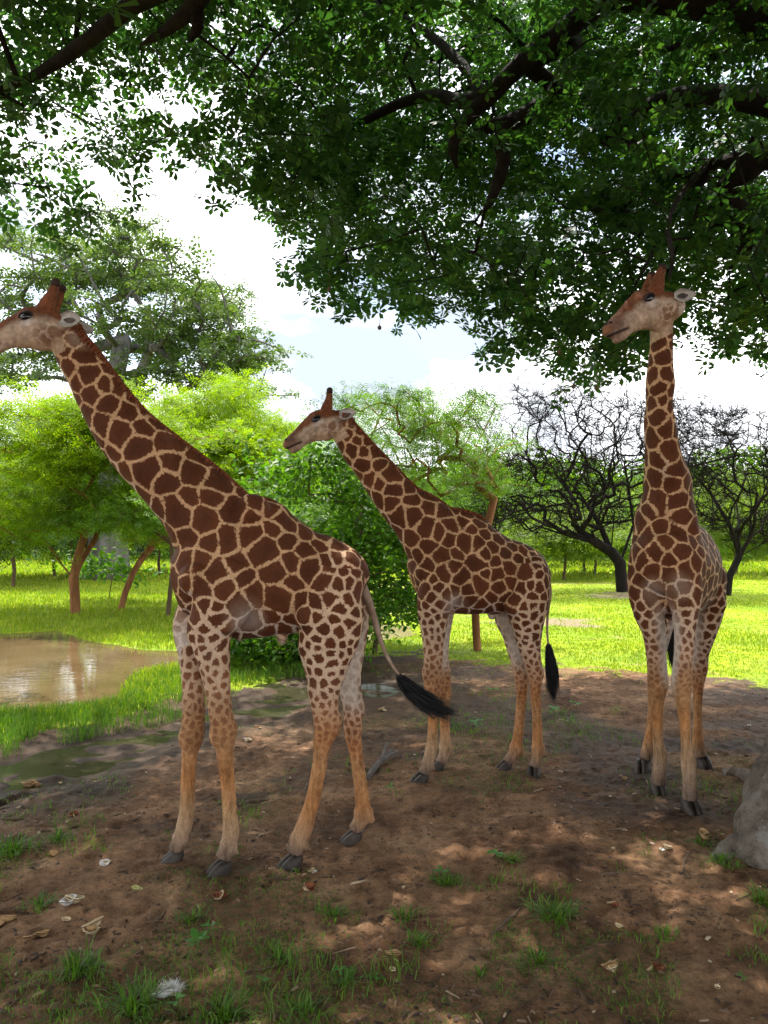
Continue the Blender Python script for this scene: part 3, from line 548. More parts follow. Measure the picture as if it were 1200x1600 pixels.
FARPOND = G([(505, 982), (560, 972), (640, 976), (655, 990), (610, 1000), (540, 1004)])
def sd_all(x, y):
    P = np.column_stack([x, y]); wob = (fbm(x*1.3, y*1.3)-.5)*.5+(fbm(x*6, y*6, 3)-.5)*.12
    return poly_sd(P, POND)+wob*1.1, poly_sd(P, PUDDLE)+wob*.45, poly_sd(P, FARPOND)+wob*1.5
def height(x, y):
    s1, s2, s3 = sd_all(x, y); s = np.minimum(np.minimum(s1, s2), s3)
    near = np.clip((16-y)/6, 0, 1)*np.clip((9-np.abs(x))/3, 0, 1)
    h = .012+.035*(fbm(x*.35, y*.35)-.5)
    c = fbm(x*3.1+40, y*3.1, 5); h = h+near*(.055*(c-.5)+.036*(1-np.abs(2*fbm(x*7, y*7, 4)-1))**2-.016+.024*(fbm(x*19, y*19, 3)-.5))
    k = np.clip(s/.35, -1, 1)
    basin = np.where(s < 0, -.09*np.clip(-s/.5, 0, 1)*np.where(s2 < 0, .25, 1)-.034+np.where(s2 < 0, .075*np.clip(fbm(x*2.2, y*3.5, 4)-.52, 0, 1)*3, 0), 0.0)*1.0
    h = h*np.clip(s/.25, 0.15, 1)+basin+np.where(s >= 0, -.030*np.clip(1-s/.25, 0, 1), 0)
    h = h+np.clip((y-60)/200, 0, 1)*0.0
    return h
def axis(segs):
    out_ = [segs[0][0]]
    for a, b, st0, st1 in segs:
        x = a
        while x < b-1e-6:
            f = (x-a)/(b-a); x = min(b, x+st0+(st1-st0)*f); out_.append(x)
    return np.array(out_)
xs = axis([(-700, -60, 90, 12), (-60, -9, 8, .4), (-9, -4.2, .25, .045), (-4.2, 4.2, .034, .034), (4.2, 9, .045, .3), (9, 60, .5, 8), (60, 700, 12, 90)])
ys = axis([(-60, 0, 10, .6), (0, 1.8, .4, .03), (1.8, 8, .024, .036), (8, 18, .04, .11), (18, 40, .15, 1.2), (40, 160, 1.5, 12), (160, 1400, 15, 160)])
X, Y = np.meshgrid(xs, ys); nx, ny = len(xs), len(ys)
x = X.ravel(); y = Y.ravel(); z = height(x, y)
ii = np.arange(nx*ny).reshape(ny, nx); Fg = np.stack([ii[:-1, :-1].ravel(), ii[:-1, 1:].ravel(), ii[1:, 1:].ravel(), ii[1:, :-1].ravel()], 1)
s1, s2, s3 = sd_all(x, y)
def pxline(pts, u):                                  # photo-row of a border as seen on the ground, used as a depth along x
    p = np.array(pts, float); return np.interp(u, p[:, 0], p[:, 1])
# where the meadow starts (world y for a given x), read off the photograph
MEAD = np.array([gnd(u, v)[:2] for u, v in ((-300, 1160), (0, 1160), (150, 1120), (300, 1080), (400, 1062), (520, 1030), (650, 1022), (760, 1035), (860, 1040), (960, 1050), (1060, 1056), (1200, 1062))]); MEAD = MEAD[np.argsort(MEAD[:, 0])]
def meadow(x, y):
    yb = np.interp(x, MEAD[:, 0], MEAD[:, 1]); q = (y-yb)/np.maximum(yb*.12, .5)+(fbm(x*.8, y*.8)-.5)*2.4+(fbm(x*4, y*4, 3)-.5)*1.6
    return np.clip(q*.8+.5, 0, 1)
md = meadow(x, y)
wet = np.clip(1.05-(s2)/1.3+(fbm(x*2, y*2)-.5)*.8, 0, 1)*1.0; wet = np.maximum(wet, np.clip(1-s1/.5, 0, 1)*.7); wet = np.maximum(wet, np.clip((y-5.0)/1.5, 0, 1)*np.clip((fbm(x*.9+3, y*1.1, 5)-.44)*5, 0, .75))
bare = (x > -1.5)*np.clip((fbm(x*.22+7, y*.3+2)-.62)*14, 0, 1)*np.clip((y-11)/2, 0, 1)*np.clip((40-y)/10, 0, 1)   # sandy bare strips in the meadow
patchy = np.clip((fbm(x*1.1+20, y*1.1+3, 4)-.50)*7, 0, 1)                                              # thin weedy cover on the soil
def ground_material():
    m, t, p, o = new_mat('earth_and_grass_ground'); v = objco(t)
    n1 = noise_node(t, 1.4, 8, v, .62); n2 = noise_node(t, 11, 8, v, .7); n3 = noise_node(t, 60, 5, v, .7)
    soil = ramp(t, n1, [(.30, (.070, .036, .019)), (.45, (.160, .086, .046)), (.58, (.26, .150, .084)), (.72, (.38, .245, .145))])
    soil = mixc(t, .95, soil, ramp(t, n2, [(.30, (.38, .36, .34)), (.5, (.95, .95, .95)), (.72, (1.45, 1.4, 1.35))]), 'MULTIPLY')
    soil = mixc(t, .7, soil, ramp(t, n3, [(.3, (.55, .53, .5)), (.7, (1.35, 1.33, 1.3))]), 'MULTIPLY')
    # dark organic crumbs
    vor = t.nodes.new('ShaderNodeTexVoronoi'); vor.inputs['Scale'].default_value = 26; t.links.new(v, vor.inputs['Vector'])
    cr_ = mth(t, 'MULTIPLY', mth(t, 'LESS_THAN', vor.outputs['Distance'], .26), mth(t, 'GREATER_THAN', noise_node(t, 3.1, 5, v), .52))
    soil = mixc(t, mth(t, 'MULTIPLY', cr_, .65), soil, (.035, .020, .014))
    thin = mth(t, 'MULTIPLY', attr(t, 'thin'), mth(t, 'MULTIPLY', mth(t, 'GREATER_THAN', noise_node(t, 34, 6, v, .75), .54), .75))
    soil = mixc(t, thin, soil, (.055, .085, .022))
    wetf = attr(t, 'wet'); soil = mixc(t, mth(t, 'MULTIPLY', wetf, .88), soil, mixc(t, n2, (.016, .010, .007), (.055, .034, .021)))
    g1 = noise_node(t, 3.5, 8, v, .65); g2 = noise_node(t, .35, 5, v, .6)
    grass = ramp(t, g1, [(.28, (.10, .155, .008)), (.5, (.20, .28, .007)), (.72, (.30, .37, .02))])
    grass = mixc(t, .9, grass, ramp(t, g2, [(.3, (.60, .78, .6)), (.52, (1.0, 1.0, .9)), (.75, (1.4, 1.15, .9))]), 'MULTIPLY'); grass = mixc(t, mth(t, 'MULTIPLY', mth(t, 'GREATER_THAN', noise_node(t, 1.1, 8, v, .7), .60), .45), grass, (.26, .19, .09))
    sand = ramp(t, n2, [(.3, (.13, .10, .055)), (.7, (.26, .21, .12))]); grass = mixc(t, attr(t, 'bare'), grass, sand)
    gm = mth(t, 'ADD', attr(t, 'grass'), mth(t, 'MULTIPLY', mth(t, 'SUBTRACT', noise_node(t, 14, 6, v, .7), .5), 1.2), clamp=True)
    gms = t.nodes.new('ShaderNodeMapRange'); gms.interpolation_type = 'SMOOTHSTEP'; gms.inputs['From Min'].default_value = .35; gms.inputs['From Max'].default_value = .65; t.links.new(gm, gms.inputs[0])
    t.links.new(mixc(t, gms.outputs[0], soil, grass), p.inputs['Base Color'])
    r = mth(t, 'SUBTRACT', .92, mth(t, 'MULTIPLY', wetf, .30)); t.links.new(r, p.inputs['Roughness']); p.inputs['Specular IOR Level'].default_value = .16
    hh = mth(t, 'ADD', mth(t, 'MULTIPLY', n2, 1.0), mth(t, 'ADD', mth(t, 'MULTIPLY', n3, .45), mth(t, 'MULTIPLY', cr_, .25)))
    bump(t, p, hh, .9, .028); return m
me = mesh_from('ground', np.column_stack([x, y, z]), Fg, ground_material())
for nm, arr in (('grass', md), ('wet', wet*(1-md*.0)), ('bare', bare), ('thin', patchy)):
    me.attributes.new(nm, 'FLOAT', 'POINT').data.foreach_set('value', arr.astype(np.float32))
tag(obj('ground', me), kind='structure')
def water(name, poly, col1, col2, rough, zl, bstr):
    m, t, p, o = new_mat(name+'_surface'); v = objco(t)
    n = noise_node(t, .8, 5, v); c = ramp(t, n, [(.3, col1), (.7, col2)])
    c = mixc(t, mth(t, 'MULTIPLY', mth(t, 'GREATER_THAN', noise_node(t, 9, 7, v, .7), .64), .5), c, (.10, .12, .03))
    t.links.new(c, p.inputs['Base Color']); p.inputs['Roughness'].default_value = rough; p.inputs['Specular IOR Level'].default_value = .5; p.inputs['IOR'].default_value = 1.33
    bump(t, p, noise_node(t, 3, 3, objco(t, (1, 2.2, 1))), bstr, .01)
    q = np.array(poly); a, b = q.min(0)-.8, q.max(0)+.8; st = .12 if (b-a).max() < 14 else .2
    gx, gy = np.meshgrid(np.arange(a[0], b[0], st), np.arange(a[1], b[1], st)); ny_, nx_ = gx.shape; P = np.column_stack([gx.ravel(), gy.ravel()])
    k = int([POND is poly, PUDDLE is poly, FARPOND is poly].index(True)); sdv = sd_all(P[:, 0], P[:, 1])[k].reshape(ny_, nx_)
    ok = np.minimum(np.minimum(sdv[:-1, :-1], sdv[1:, 1:]), np.minimum(sdv[1:, :-1], sdv[:-1, 1:])) < .10; ii_ = np.arange(nx_*ny_).reshape(ny_, nx_)
    F = np.stack([ii_[:-1, :-1], ii_[:-1, 1:], ii_[1:, 1:], ii_[1:, :-1]], 2)[ok]
    used = np.unique(F); rm = np.zeros(nx_*ny_, int); rm[used] = np.arange(len(used)); V = np.column_stack([P[used], np.full(len(used), zl)])
    tag(obj(name, mesh_from(name, V, rm[F], m, False)), kind='structure')
water('pond_water', POND, (.085, .056, .026), (.15, .100, .050), .03, -.031, .30)
water('puddle_water', PUDDLE, (.030, .028, .016), (.055, .046, .026), .14, -.035, .25)
water('meadow_water', FARPOND, (.20, .17, .09), (.28, .22, .12), .05, -.0325, .2)

# ================================================================ grass
def blades(px, py, pz, h, wd, lean, rng, seg=2):
    n = len(px); th = rng.uniform(0, 2*np.pi, n); dx, dy = np.cos(th), np.sin(th); ph = rng.uniform(0, 2*np.pi, n)
    lx, ly = np.cos(ph)*lean*h, np.sin(ph)*lean*h; V = np.zeros((n, 5, 3)); hw = wd/2
    V[:, 0] = np.stack([px-dx*hw, py-dy*hw, pz], 1); V[:, 1] = np.stack([px+dx*hw, py+dy*hw, pz], 1)
    V[:, 2] = np.stack([px-dx*hw*.8+lx*.3, py-dy*hw*.8+ly*.3, pz+h*.6], 1); V[:, 3] = np.stack([px+dx*hw*.8+lx*.3, py+dy*hw*.8+ly*.3, pz+h*.6], 1)
    V[:, 4] = np.stack([px+lx, py+ly, pz+h*(1-.35*lean)], 1)
    b = (np.arange(n)*5)[:, None]; F = np.concatenate([b+np.array([0, 1, 3]), b+np.array([0, 3, 2]), b+np.array([2, 3, 4])], 0)
    return V.reshape(-1, 3), F
def join_np(parts):
    n = 0; Vs = []; Fs = []
    for V, F in parts: Vs.append(V); Fs.append(F+n); n += len(V)
    return np.concatenate(Vs), np.concatenate(Fs)
GR_DARK = leafmat('grass_blades_shade_tone', (.045, .12, .012), (.085, .19, .016), (.15, .24, .03), .38)  # darker copy of the grass, canopy shade put into its colour
GR_LIT = leafmat('grass_blades_sunlit_tone', (.12, .20, .006), (.21, .30, .007), (.36, .36, .05), .40)  # brighter, yellower copy, with the sunlight put into its colour
rng = np.random.default_rng(3)
def scatter(n, y0, y1, half, dens, hfun, wfun, lean=(.1, .6)):
    # uniform in image-depth so nearer ground is as full as farther ground
    yy = y0*(y1/y0)**rng.random(n); xx = (rng.random(n)*2-1)*(half*yy+.6)
    k = rng.random(n) < dens(xx, yy); xx, yy = xx[k], yy[k]; s1, s2, s3 = sd_all(xx, yy); ok = np.minimum(np.minimum(s1, s2), s3) > -.02; xx, yy = xx[ok], yy[ok]
    h = hfun(xx, yy)*rng.uniform(.5, 1.3, len(xx)); return blades(xx, yy, height(xx, yy)-.004, h, wfun(xx, yy), rng.uniform(*lean, len(xx)), rng)
far1 = scatter(230000, 9.3, 42, .58, lambda x, y: meadow(x, y)**2*(.55+.6*(fbm(x*1.5, y*1.5)-.3))*(1-.85*(x > -1.5)*np.clip((fbm(x*.22+7, y*.3+2)-.62)*14, 0, 1)), lambda x, y: .035+.16*np.clip(fbm(x*.6, y*.6, 5)-.42, 0, 1)+.08*(x < -2), lambda x, y: .004+.0008*y)
far2 = scatter(50000, 40, 110, .56, lambda x, y: np.full(len(x), .8), lambda x, y: np.full(len(x), .22), lambda x, y: .02+.0016*y)
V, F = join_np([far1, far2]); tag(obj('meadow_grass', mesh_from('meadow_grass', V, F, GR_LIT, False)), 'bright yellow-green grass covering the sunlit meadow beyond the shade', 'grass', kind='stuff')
# tall grass on the bank between pond and puddle, and at the near-left
BANK = G([(-200, 1100), (0, 1100), (60, 1108), (120, 1106), (180, 1098), (205, 1060), (235, 1046), (300, 1036), (335, 1040), (390, 1030), (470, 1010), (500, 1030), (480, 1058), (400, 1068), (340, 1090), (270, 1120), (170, 1140), (90, 1160), (0, 1185), (-200, 1230)])
def bank(x, y): return np.clip(.5-poly_sd(np.column_stack([x, y]), BANK)/.8+(fbm(x*2.2, y*2.2, 4)-.5)*4.2, 0, 1)
b1 = scatter(150000, 7.2, 16, .60, bank, lambda x, y: .13+.16*np.clip(fbm(x*1.7, y*1.7)-.35, 0, 1), lambda x, y: .0065+0*x, (.1, .7))
# thin weeds over the bare soil
def soilgrass(x, y):
    left = np.clip((-x/y-.05)*2.2, 0, 1); right = np.clip((x/y-.38)*4, 0, 1); c = fbm(x*1.1+20, y*1.1+3, 4); c2 = fbm(x*3.7, y*3.7, 4)
    strip = np.clip((y-7.8)/1.2, 0, 1)*np.clip((x+.2)/1, 0, 1)*np.clip((4.2-x)/1.2, 0, 1)
    return np.clip((c-.53)*5+(c2-.54)*3.5+left*.20+right*.32-.13+strip*.75, 0, .24+.5*strip)*(1-meadow(x, y)*.6)*np.clip((9.0-y)/3+strip, .12, 1)
b2 = scatter(170000, 2.1, 13, .56, soilgrass, lambda x, y: .026+.075*np.clip(fbm(x*2.3, y*2.3)-.40, 0, 1)*3, lambda x, y: .0036+.0003*y, (.3, 1.3))
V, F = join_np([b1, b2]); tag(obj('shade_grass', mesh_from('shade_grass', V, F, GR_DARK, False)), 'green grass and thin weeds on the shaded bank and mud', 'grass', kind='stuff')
# sprigs of clumped grass in the foreground, each one a clump of its own
def tuft_mesh(seed, n, rad, h):
    r_ = np.random.default_rng(seed); a = r_.uniform(0, 2*np.pi, n); d = rad*r_.random(n)*(1+.35*np.sin(3*a+seed)); px, py = np.cos(a)*d, np.sin(a)*d
    n2 = len(px); th = a+r_.normal(0, .8, n); ln = h*r_.uniform(.5, 1.25, n); lean = r_.uniform(.3, 1.7, n); wd = .0030*r_.uniform(.7, 1.4, n); V = np.zeros((n, 7, 3)); sx, sy = -np.sin(th), np.cos(th)
    for k, (t, wf) in enumerate(((0, 1), (.4, .95), (.75, .7))):
        ox, oy = np.cos(th)*lean*ln*t**1.7*.8, np.sin(th)*lean*ln*t**1.7*.8; oz = ln*(t-.42*lean*t**2)
        V[:, 2*k] = np.stack([px+ox-sx*wd*wf, py+oy-sy*wd*wf, oz], 1); V[:, 2*k+1] = np.stack([px+ox+sx*wd*wf, py+oy+sy*wd*wf, oz], 1)
    V[:, 6] = np.stack([px+np.cos(th)*lean*ln*.8, py+np.sin(th)*lean*ln*.8, ln*(1-.5*lean)], 1)
    b = (np.arange(n)*7)[:, None]; F = np.concatenate([b+np.array(q) for q in ([0, 1, 3], [0, 3, 2], [2, 3, 5], [2, 5, 4], [4, 5, 6])], 0)
    return V.reshape(-1, 3), F
TUFTS = [(698, 1385, 1.0, 90, 'leafy grass tuft in the middle of the mud, below the middle giraffe'), (865, 1445, 1.35, 130, 'widest grass tuft on the right half of the mud, long thin blades'), (655, 1480, .9, 70, 'grass tuft left of the big one in the lower centre'),
         (840, 1510, .9, 60, 'low grass tuft just below the widest right-hand tuft'), (750, 1530, .6, 36, 'small sparse tuft low in the centre right'), (1130, 1350, 1.1, 90, 'grass tuft in front of the grey tree root'), (1095, 1320, .9, 60, 'grass tuft between the right giraffe and the grey root'),
         (20, 1340, 1.5, 150, 'bright grass clump at the left edge below the puddle'), (90, 1320, 1.0, 80, 'grass tuft right of the left-edge clump'), (120, 1530, 1.3, 120, 'grass clump in the lower left, by the pale husks'), (210, 1585, 1.4, 140, 'long-bladed clump at the bottom edge, left of the white fluff'),
         (350, 1590, 1.3, 110, 'clump at the bottom edge, right of the white fluff'), (440, 1500, 1.1, 80, 'thin upright tuft in the lower centre left'), (520, 1440, .9, 55, 'thin tuft below the hind hooves of the front giraffe'), (630, 1440, .9, 60, 'small tuft at centre, beside the split husk'),
         (470, 1590, 1.1, 70, 'tuft at the bottom edge near the centre'), (1190, 1410, 1.1, 80, 'tuft at the right edge under the root'), (60, 1420, .9, 60, 'low tuft at far left above the husks'), (300, 1440, .8, 50, 'faint tuft left of the red husk'), (800, 1350, .8, 50, 'faint tuft near the middle giraffe hind hooves'),
         (1040, 1470, .7, 36, 'tiny tuft right of the widest tuft'), (540, 1545, .9, 60, 'spreading tuft low in the centre')]
for k, (u, v, sc_, n, lab) in enumerate(TUFTS):
    c = gnd(u, v); V, F = tuft_mesh(50+k, int(n*1.3), .095*sc_, .085*sc_); c[2] = float(height(np.array([c[0]]), np.array([c[1]]))[0])-.005
    tag(obj('grass_tuft', mesh_from('grass_tuft', V, F, GR_DARK, False), None, c), lab, 'grass tuft', 'grass tufts on the bare mud')

# ================================================================ trees
def grow(trunk, targets, step=.5, *a_, forks=(), **k_):
    return grow_(trunk, targets, step, *a_, forks=forks, **k_)
def grow_(trunk, targets, step=.5, r_tip=.012, expo=2.3, jit=.12, rng=None, back=.35, forks=()):
    """trunk: list of points; targets: attractors joined to the nearest wood, nearest first. returns nodes, parents, radii"""
    rng = rng or np.random.default_rng(0)
    cap = 60000; nodes = np.zeros((cap, 3)); par = -np.ones(cap, int); dirs = np.zeros((cap, 3)); n = 0
    for i, p_ in enumerate(trunk): nodes[n] = p_; par[n] = n-1; dirs[n] = (np.array(trunk[i])-np.array(trunk[i-1])) if i else (0, 0, 1); n += 1
    for fk in forks:
        j = int(np.argmin(np.linalg.norm(nodes[:n]-np.array(fk[0]), axis=1))); prev = j
        for p_ in fk[1:]: nodes[n] = p_; par[n] = prev; dirs[n] = nodes[n]-nodes[prev]; prev = n; n += 1
    tips = []; root = np.array(trunk[-1]); T = np.array(targets); T = T[np.argsort(np.linalg.norm(T-root, axis=1)*1.0)]
    start = max(0, len(trunk)-max(2, len(trunk)//3))
    for tg in T:
        d = tg-nodes[start:n]; L_ = np.linalg.norm(d, axis=1)+1e-6
        dn = dirs[start:n]/(np.linalg.norm(dirs[start:n], axis=1)[:, None]+1e-9); cosang = (d*dn).sum(1)/L_
        cost = L_*(1+back*(1-cosang)); j = int(np.argmin(cost))+start; p0 = nodes[j]; D = tg-p0; L0 = np.linalg.norm(D); k = max(1, int(L0/step))
        bow = dirs[j]/(np.linalg.norm(dirs[j])+1e-9)*L0*.28; prev = j
        for q in range(1, k+1):
            t = q/k; pt = p0+D*t+bow*math.sin(math.pi*t)*(1-t)*1.2+(rng.normal(0, jit*step, 3) if q < k else 0)
            nodes[n] = pt; par[n] = prev; dirs[n] = pt-nodes[prev]; prev = n; n += 1
        tips.append(prev)
        if n > cap-200: break
    nodes, par = nodes[:n], par[:n]; r = np.zeros(n); ch = np.zeros(n, bool)
    acc = np.zeros(n)
    for i in range(n-1, -1, -1):
        v = acc[i] if acc[i] > 0 else r_tip**expo
        acc[i] = v
        if par[i] >= 0: acc[par[i]] += v
    r = acc**(1/expo)
    return nodes, par, r, tips
def wood_mesh(nodes, par, r, rmax=None, sides=6, rcut=0.0):
    n = len(nodes)
    if rmax is not None: r = r*min(1, rmax/r[0]) if rmax < r[0] else r
    kids = [[] for _ in range(n)]
    for i in range(1, n):
        if par[i] >= 0: kids[par[i]].append(i)
    chains = []; stack = [(0, None)]
    while stack:
        s_, pre = stack.pop(); c = [pre] if pre is not None else []; i = s_
        while True:
            c.append(i); k = kids[i]
            if not k: break
            k = sorted(k, key=lambda q: -r[q]); 
            for q in k[1:]: stack.append((q, i))
            i = k[0]
        chains.append((c, pre is not None))
    Vs, Fs, off = [], [], 0
    for c, side in chains:
        if len(c) < 2: continue
        P = nodes[c]; rr = r[c].copy()
        if side: rr[0] = rr[1]
        if rr.max() < rcut: continue
        sd_ = sides if rr[0] > .04 else (4 if rr[0] > .015 else 3)
        rr[-1] *= .4
        T = np.gradient(P, axis=0); T /= np.linalg.norm(T, axis=1)[:, None]+1e-9
        ref = np.array((.31, .91, .27)) if abs(T[0][1]) < .9 else np.array((1., 0, 0)); S = ref-T*(T@ref)[:, None]; S /= np.linalg.norm(S, axis=1)[:, None]+1e-9; Q = np.cross(T, S)
        a = np.linspace(0, 2*np.pi, sd_, endpoint=False); ring = P[:, None]+(S[:, None]*np.cos(a)[None, :, None]+Q[:, None]*np.sin(a)[None, :, None])*rr[:, None, None]
        m = len(c); V = ring.reshape(-1, 3); i0 = (np.arange(m-1)*sd_)[:, None]; j = np.arange(sd_)[None]; k = (j+1) % sd_
        F = np.stack([i0+j, i0+k, i0+sd_+k, i0+sd_+j], 2).reshape(-1, 4); Vs.append(V); Fs.append(F+off); off += len(V)
    return np.concatenate(Vs), np.concatenate(Fs)
def palmate(nl=6, k=1.0, simple_=False):
    V = []; F = []
    for i in range(nl):
        a = (i-(nl-1)/2)*R(300/nl); l = k*(.5 if abs(i-(nl-1)/2) < 1.2 else .42); w_ = .115*k; c, s_ = math.cos(a), math.sin(a); b = len(V)
        P = [(.06, 0, 0), (.62*l/.5*.5+.06, w_, -.015), (l+.05, 0, -.07), (.62*l/.5*.5+.06, -w_, -.015)]
        if simple_: P = [(.04, .03, 0), (.04, -.03, 0), (l+.05, -.5*w_, -.05), (l+.02, w_, -.05)]
        V += [(x_*c-y_*s_, x_*s_+y_*c, z_) for x_, y_, z_ in P]; F.append((b, b+1, b+2, b+3))
    return np.array(V), np.array(F)
def sprig(n=6, w_=.16):                               # small feathery twig of leaflets
    V = []; F = []; r_ = np.random.default_rng(2)
    for i in range(n):
        t = (i//2+.6)/(n/2)*.9-.45; sgn = 1 if i % 2 else -1; b = len(V); zz = r_.uniform(-.08, .08)
        V += [(t-w_*.5, 0, 0), (t-w_*.25, sgn*.28, zz), (t+w_*.35, sgn*.5, zz*1.4), (t+w_*.5, sgn*.22, zz)]; F.append((b, b+1, b+2, b+3))
    return np.array(V), np.array(F)
def oval():
    return np.array([(0, 0, 0), (.3, .24, .04), (.75, .2, .02), (1, 0, -.05), (.75, -.2, .02), (.3, -.24, .04)])-(.5, 0, 0), np.array([(0, 1, 2, 3), (0, 3, 4, 5)])
def leaves(centres, tmpl, size, rng, flat=.6, smin=.65, smax=1.25):
    """place a leaf template at each centre; flat 1 = lies level, 0 = any way round"""
    TV, TF = tmpl; n = len(centres); s_ = size*rng.uniform(smin, smax, n)
    nrm = rng.normal(0, 1, (n, 3))*(1-flat)*1.1; nrm[:, 2] = np.abs(nrm[:, 2])+flat; nrm /= np.linalg.norm(nrm, axis=1)[:, None]
    h = rng.normal(0, 1, (n, 3)); t_ = h-nrm*(h*nrm).sum(1)[:, None]; t_ /= np.linalg.norm(t_, axis=1)[:, None]+1e-9; b_ = np.cross(nrm, t_)
    V = centres[:, None]+(TV[None, :, 0, None]*t_[:, None]+TV[None, :, 1, None]*b_[:, None]+TV[None, :, 2, None]*nrm[:, None])*s_[:, None, None]
    F = (np.arange(n)*len(TV))[:, None, None]+TF[None]
    return V.reshape(-1, 3), F.reshape(-1, TF.shape[1])
def around(P, k, spread, rng, flatz=.6):
    P = np.asarray(P); c = np.repeat(P, k, 0); o = rng.normal(0, 1, c.shape)*spread; o[:, 2] *= flatz; return c+o
def bark(name, c1, c2, sc_=6, stretch=(1, 1, .25), bs=.6):
    return simple(name, c1, c2, sc_, .9, bs, .03, stretch, .15)
BK_ORANGE = bark('orange_brown_bark', (.13, .050, .022), (.34, .155, .07), 7)
BK_DARK = bark('dark_branch_bark', (.005, .004, .004), (.020, .015, .013), 7)
BK_BIG = bark('dark_limb_bark', (.012, .010, .009), (.034, .028, .024), 7, (1, 1, 1), .8)
BK_GREY = bark('shade_darkened_grey_bark', (.06, .057, .06), (.17, .155, .15), 3, (1, 1, .12), .8)  # grey bark darkened, the acacias' shade is put into its colour
BK_MID = bark('brown_bark', (.06, .040, .025), (.15, .10, .06), 6)
L_CANOPY = leafmat('canopy_leaf', (.019, .058, .020), (.031, .090, .028), (.066, .145, .032), .46)
L_ACACIA = leafmat('acacia_leaf', (.10, .19, .006), (.17, .27, .008), (.27, .35, .012), .5)
L_ACACIA2 = leafmat('acacia_leaf_green', (.055, .13, .012), (.09, .18, .015), (.14, .24, .02), .45)
L_KAPOK = leafmat('kapok_leaf', (.045, .085, .030), (.07, .115, .038), (.11, .155, .05), .38)
L_BUSH = leafmat('bush_leaf', (.035, .10, .010), (.065, .16, .012), (.13, .25, .018), .45)
L_DARKT = leafmat('dark_tree_leaf', (.014, .035, .008), (.022, .055, .010), (.04, .08, .015), .25)
L_FAR = leafmat('far_leaf', (.09, .15, .02), (.14, .21, .03), (.20, .27, .05), .4)
def tree(name, label, cat, trunk, targets, bk, lm, tmpl, lsize, per, spread, seed, step=.6, r_tip=.012, rmax=None, flatz=.5, flat=.5, expo=2.3, jit=.12, group=None, rcut=0, back=.35, extra=None, forks=()):
    rg = np.random.default_rng(seed); nodes, par, r, tips = grow(trunk, targets, step, r_tip, expo, jit, rg, back=back, forks=forks)
    e = empty(name, trunk[0]); tag(e, label, cat, group)
    V, F = wood_mesh(nodes, par, r, rmax, 8, rcut); obj('trunk', mesh_from('trunk', V-np.array(trunk[0]), F, bk), e)
    if lm:
        C = around(nodes[tips], per, spread, rg, flatz)
        if extra is not None: C = np.vstack([C, extra])
        V, F = leaves(C, tmpl, lsize, rg, flat); c_ = obj('crown', mesh_from('crown', V-np.array(trunk[0]), F, lm, False), e)
    return e, nodes, par, r, tips
def ell(n, c, rx, ry, rz, rng, lo=0.0, shell=.35):    # points in an ellipsoid, fuller towards its skin; lo cuts off the bottom
    out_ = []
    while len(out_) < n:
        d = rng.normal(0, 1, 3); d /= np.linalg.norm(d); rr = (shell+(1-shell)*rng.random())**.5
        if rng.random() < .25: rr = rng.random()
        p_ = np.array((d[0]*rx*rr, d[1]*ry*rr, d[2]*rz*rr))
        if p_[2] < lo*rz: continue
        out_.append(np.array(c)+p_)
    return out_
rng = np.random.default_rng(17)
# --- pale grey giant with a wide layered crown, far left
Yk = 40.0; base = gnd(168, 906); base = np.array((at(168, 870, Yk)[0], Yk, -.1))
T_ = []
for u, v, w_, h_, n in ((60, 430, 90, 55, 60), (215, 395, 70, 35, 60), (250, 440, 110, 45, 90), (330, 470, 60, 40, 60), (100, 500, 90, 45, 50), (215, 500, 70, 30, 30), (300, 540, 80, 35, 70), (375, 585, 45, 28, 35), (250, 570, 70, 30, 40), (30, 570, 70, 40, 50), (-60, 480, 70, 90, 60), (60, 380, 50, 25, 20), (360, 530, 28, 20, 16), (235, 362, 14, 12, 8)):
    for q in range(n):
        if q % 7 and T_:
            T_.append(T_[-1-((q-1) % 7)]+rng.normal(0, 1, 3)*(.85, .85, .30)); continue
        a = rng.normal(0, .62, 2); Yq = Yk+rng.uniform(-5.5, 5.5); T_.append(at(u+a[0]*w_, v+a[1]*h_, Yq))
tr = [base, at(168, 860, Yk), at(168, 800, Yk), at(172, 730, Yk), at(178, 650, Yk), at(180, 590, Yk)]
tree('kapok_tree', 'huge grey-trunked tree far left with a wide layered crown', 'tree', tr, T_, BK_GREY, L_KAPOK, palmate(5), .58, 13, .44, 1, 1.2, .048, 0.95, .42, .5, 2.2, .10)
# buttressed trunk foot of that tree
P = np.array([base, base+(0, 0, 1.0), base+(0, 0, 2.2), base+(0, 0, 4.2)]); V, F = tube(P, [1.15, 1.0, .92, .85], None, (0, 1, 0), 28)
for i in range(len(V)):
    a = math.atan2(V[i][1]-base[1], V[i][0]-base[0]); k = 1+.12*math.sin(a*7+.6)*(1.4-min(1.2, V[i][2]/3.5)); V[i][0] = base[0]+(V[i][0]-base[0])*k; V[i][1] = base[1]+(V[i][1]-base[1])*k
e_k = [o for o in bpy.data.objects if o.name == 'kapok_tree'][0]; obj('trunk_foot', mesh_from('trunk_foot', V-base, F, BK_GREY), e_k)

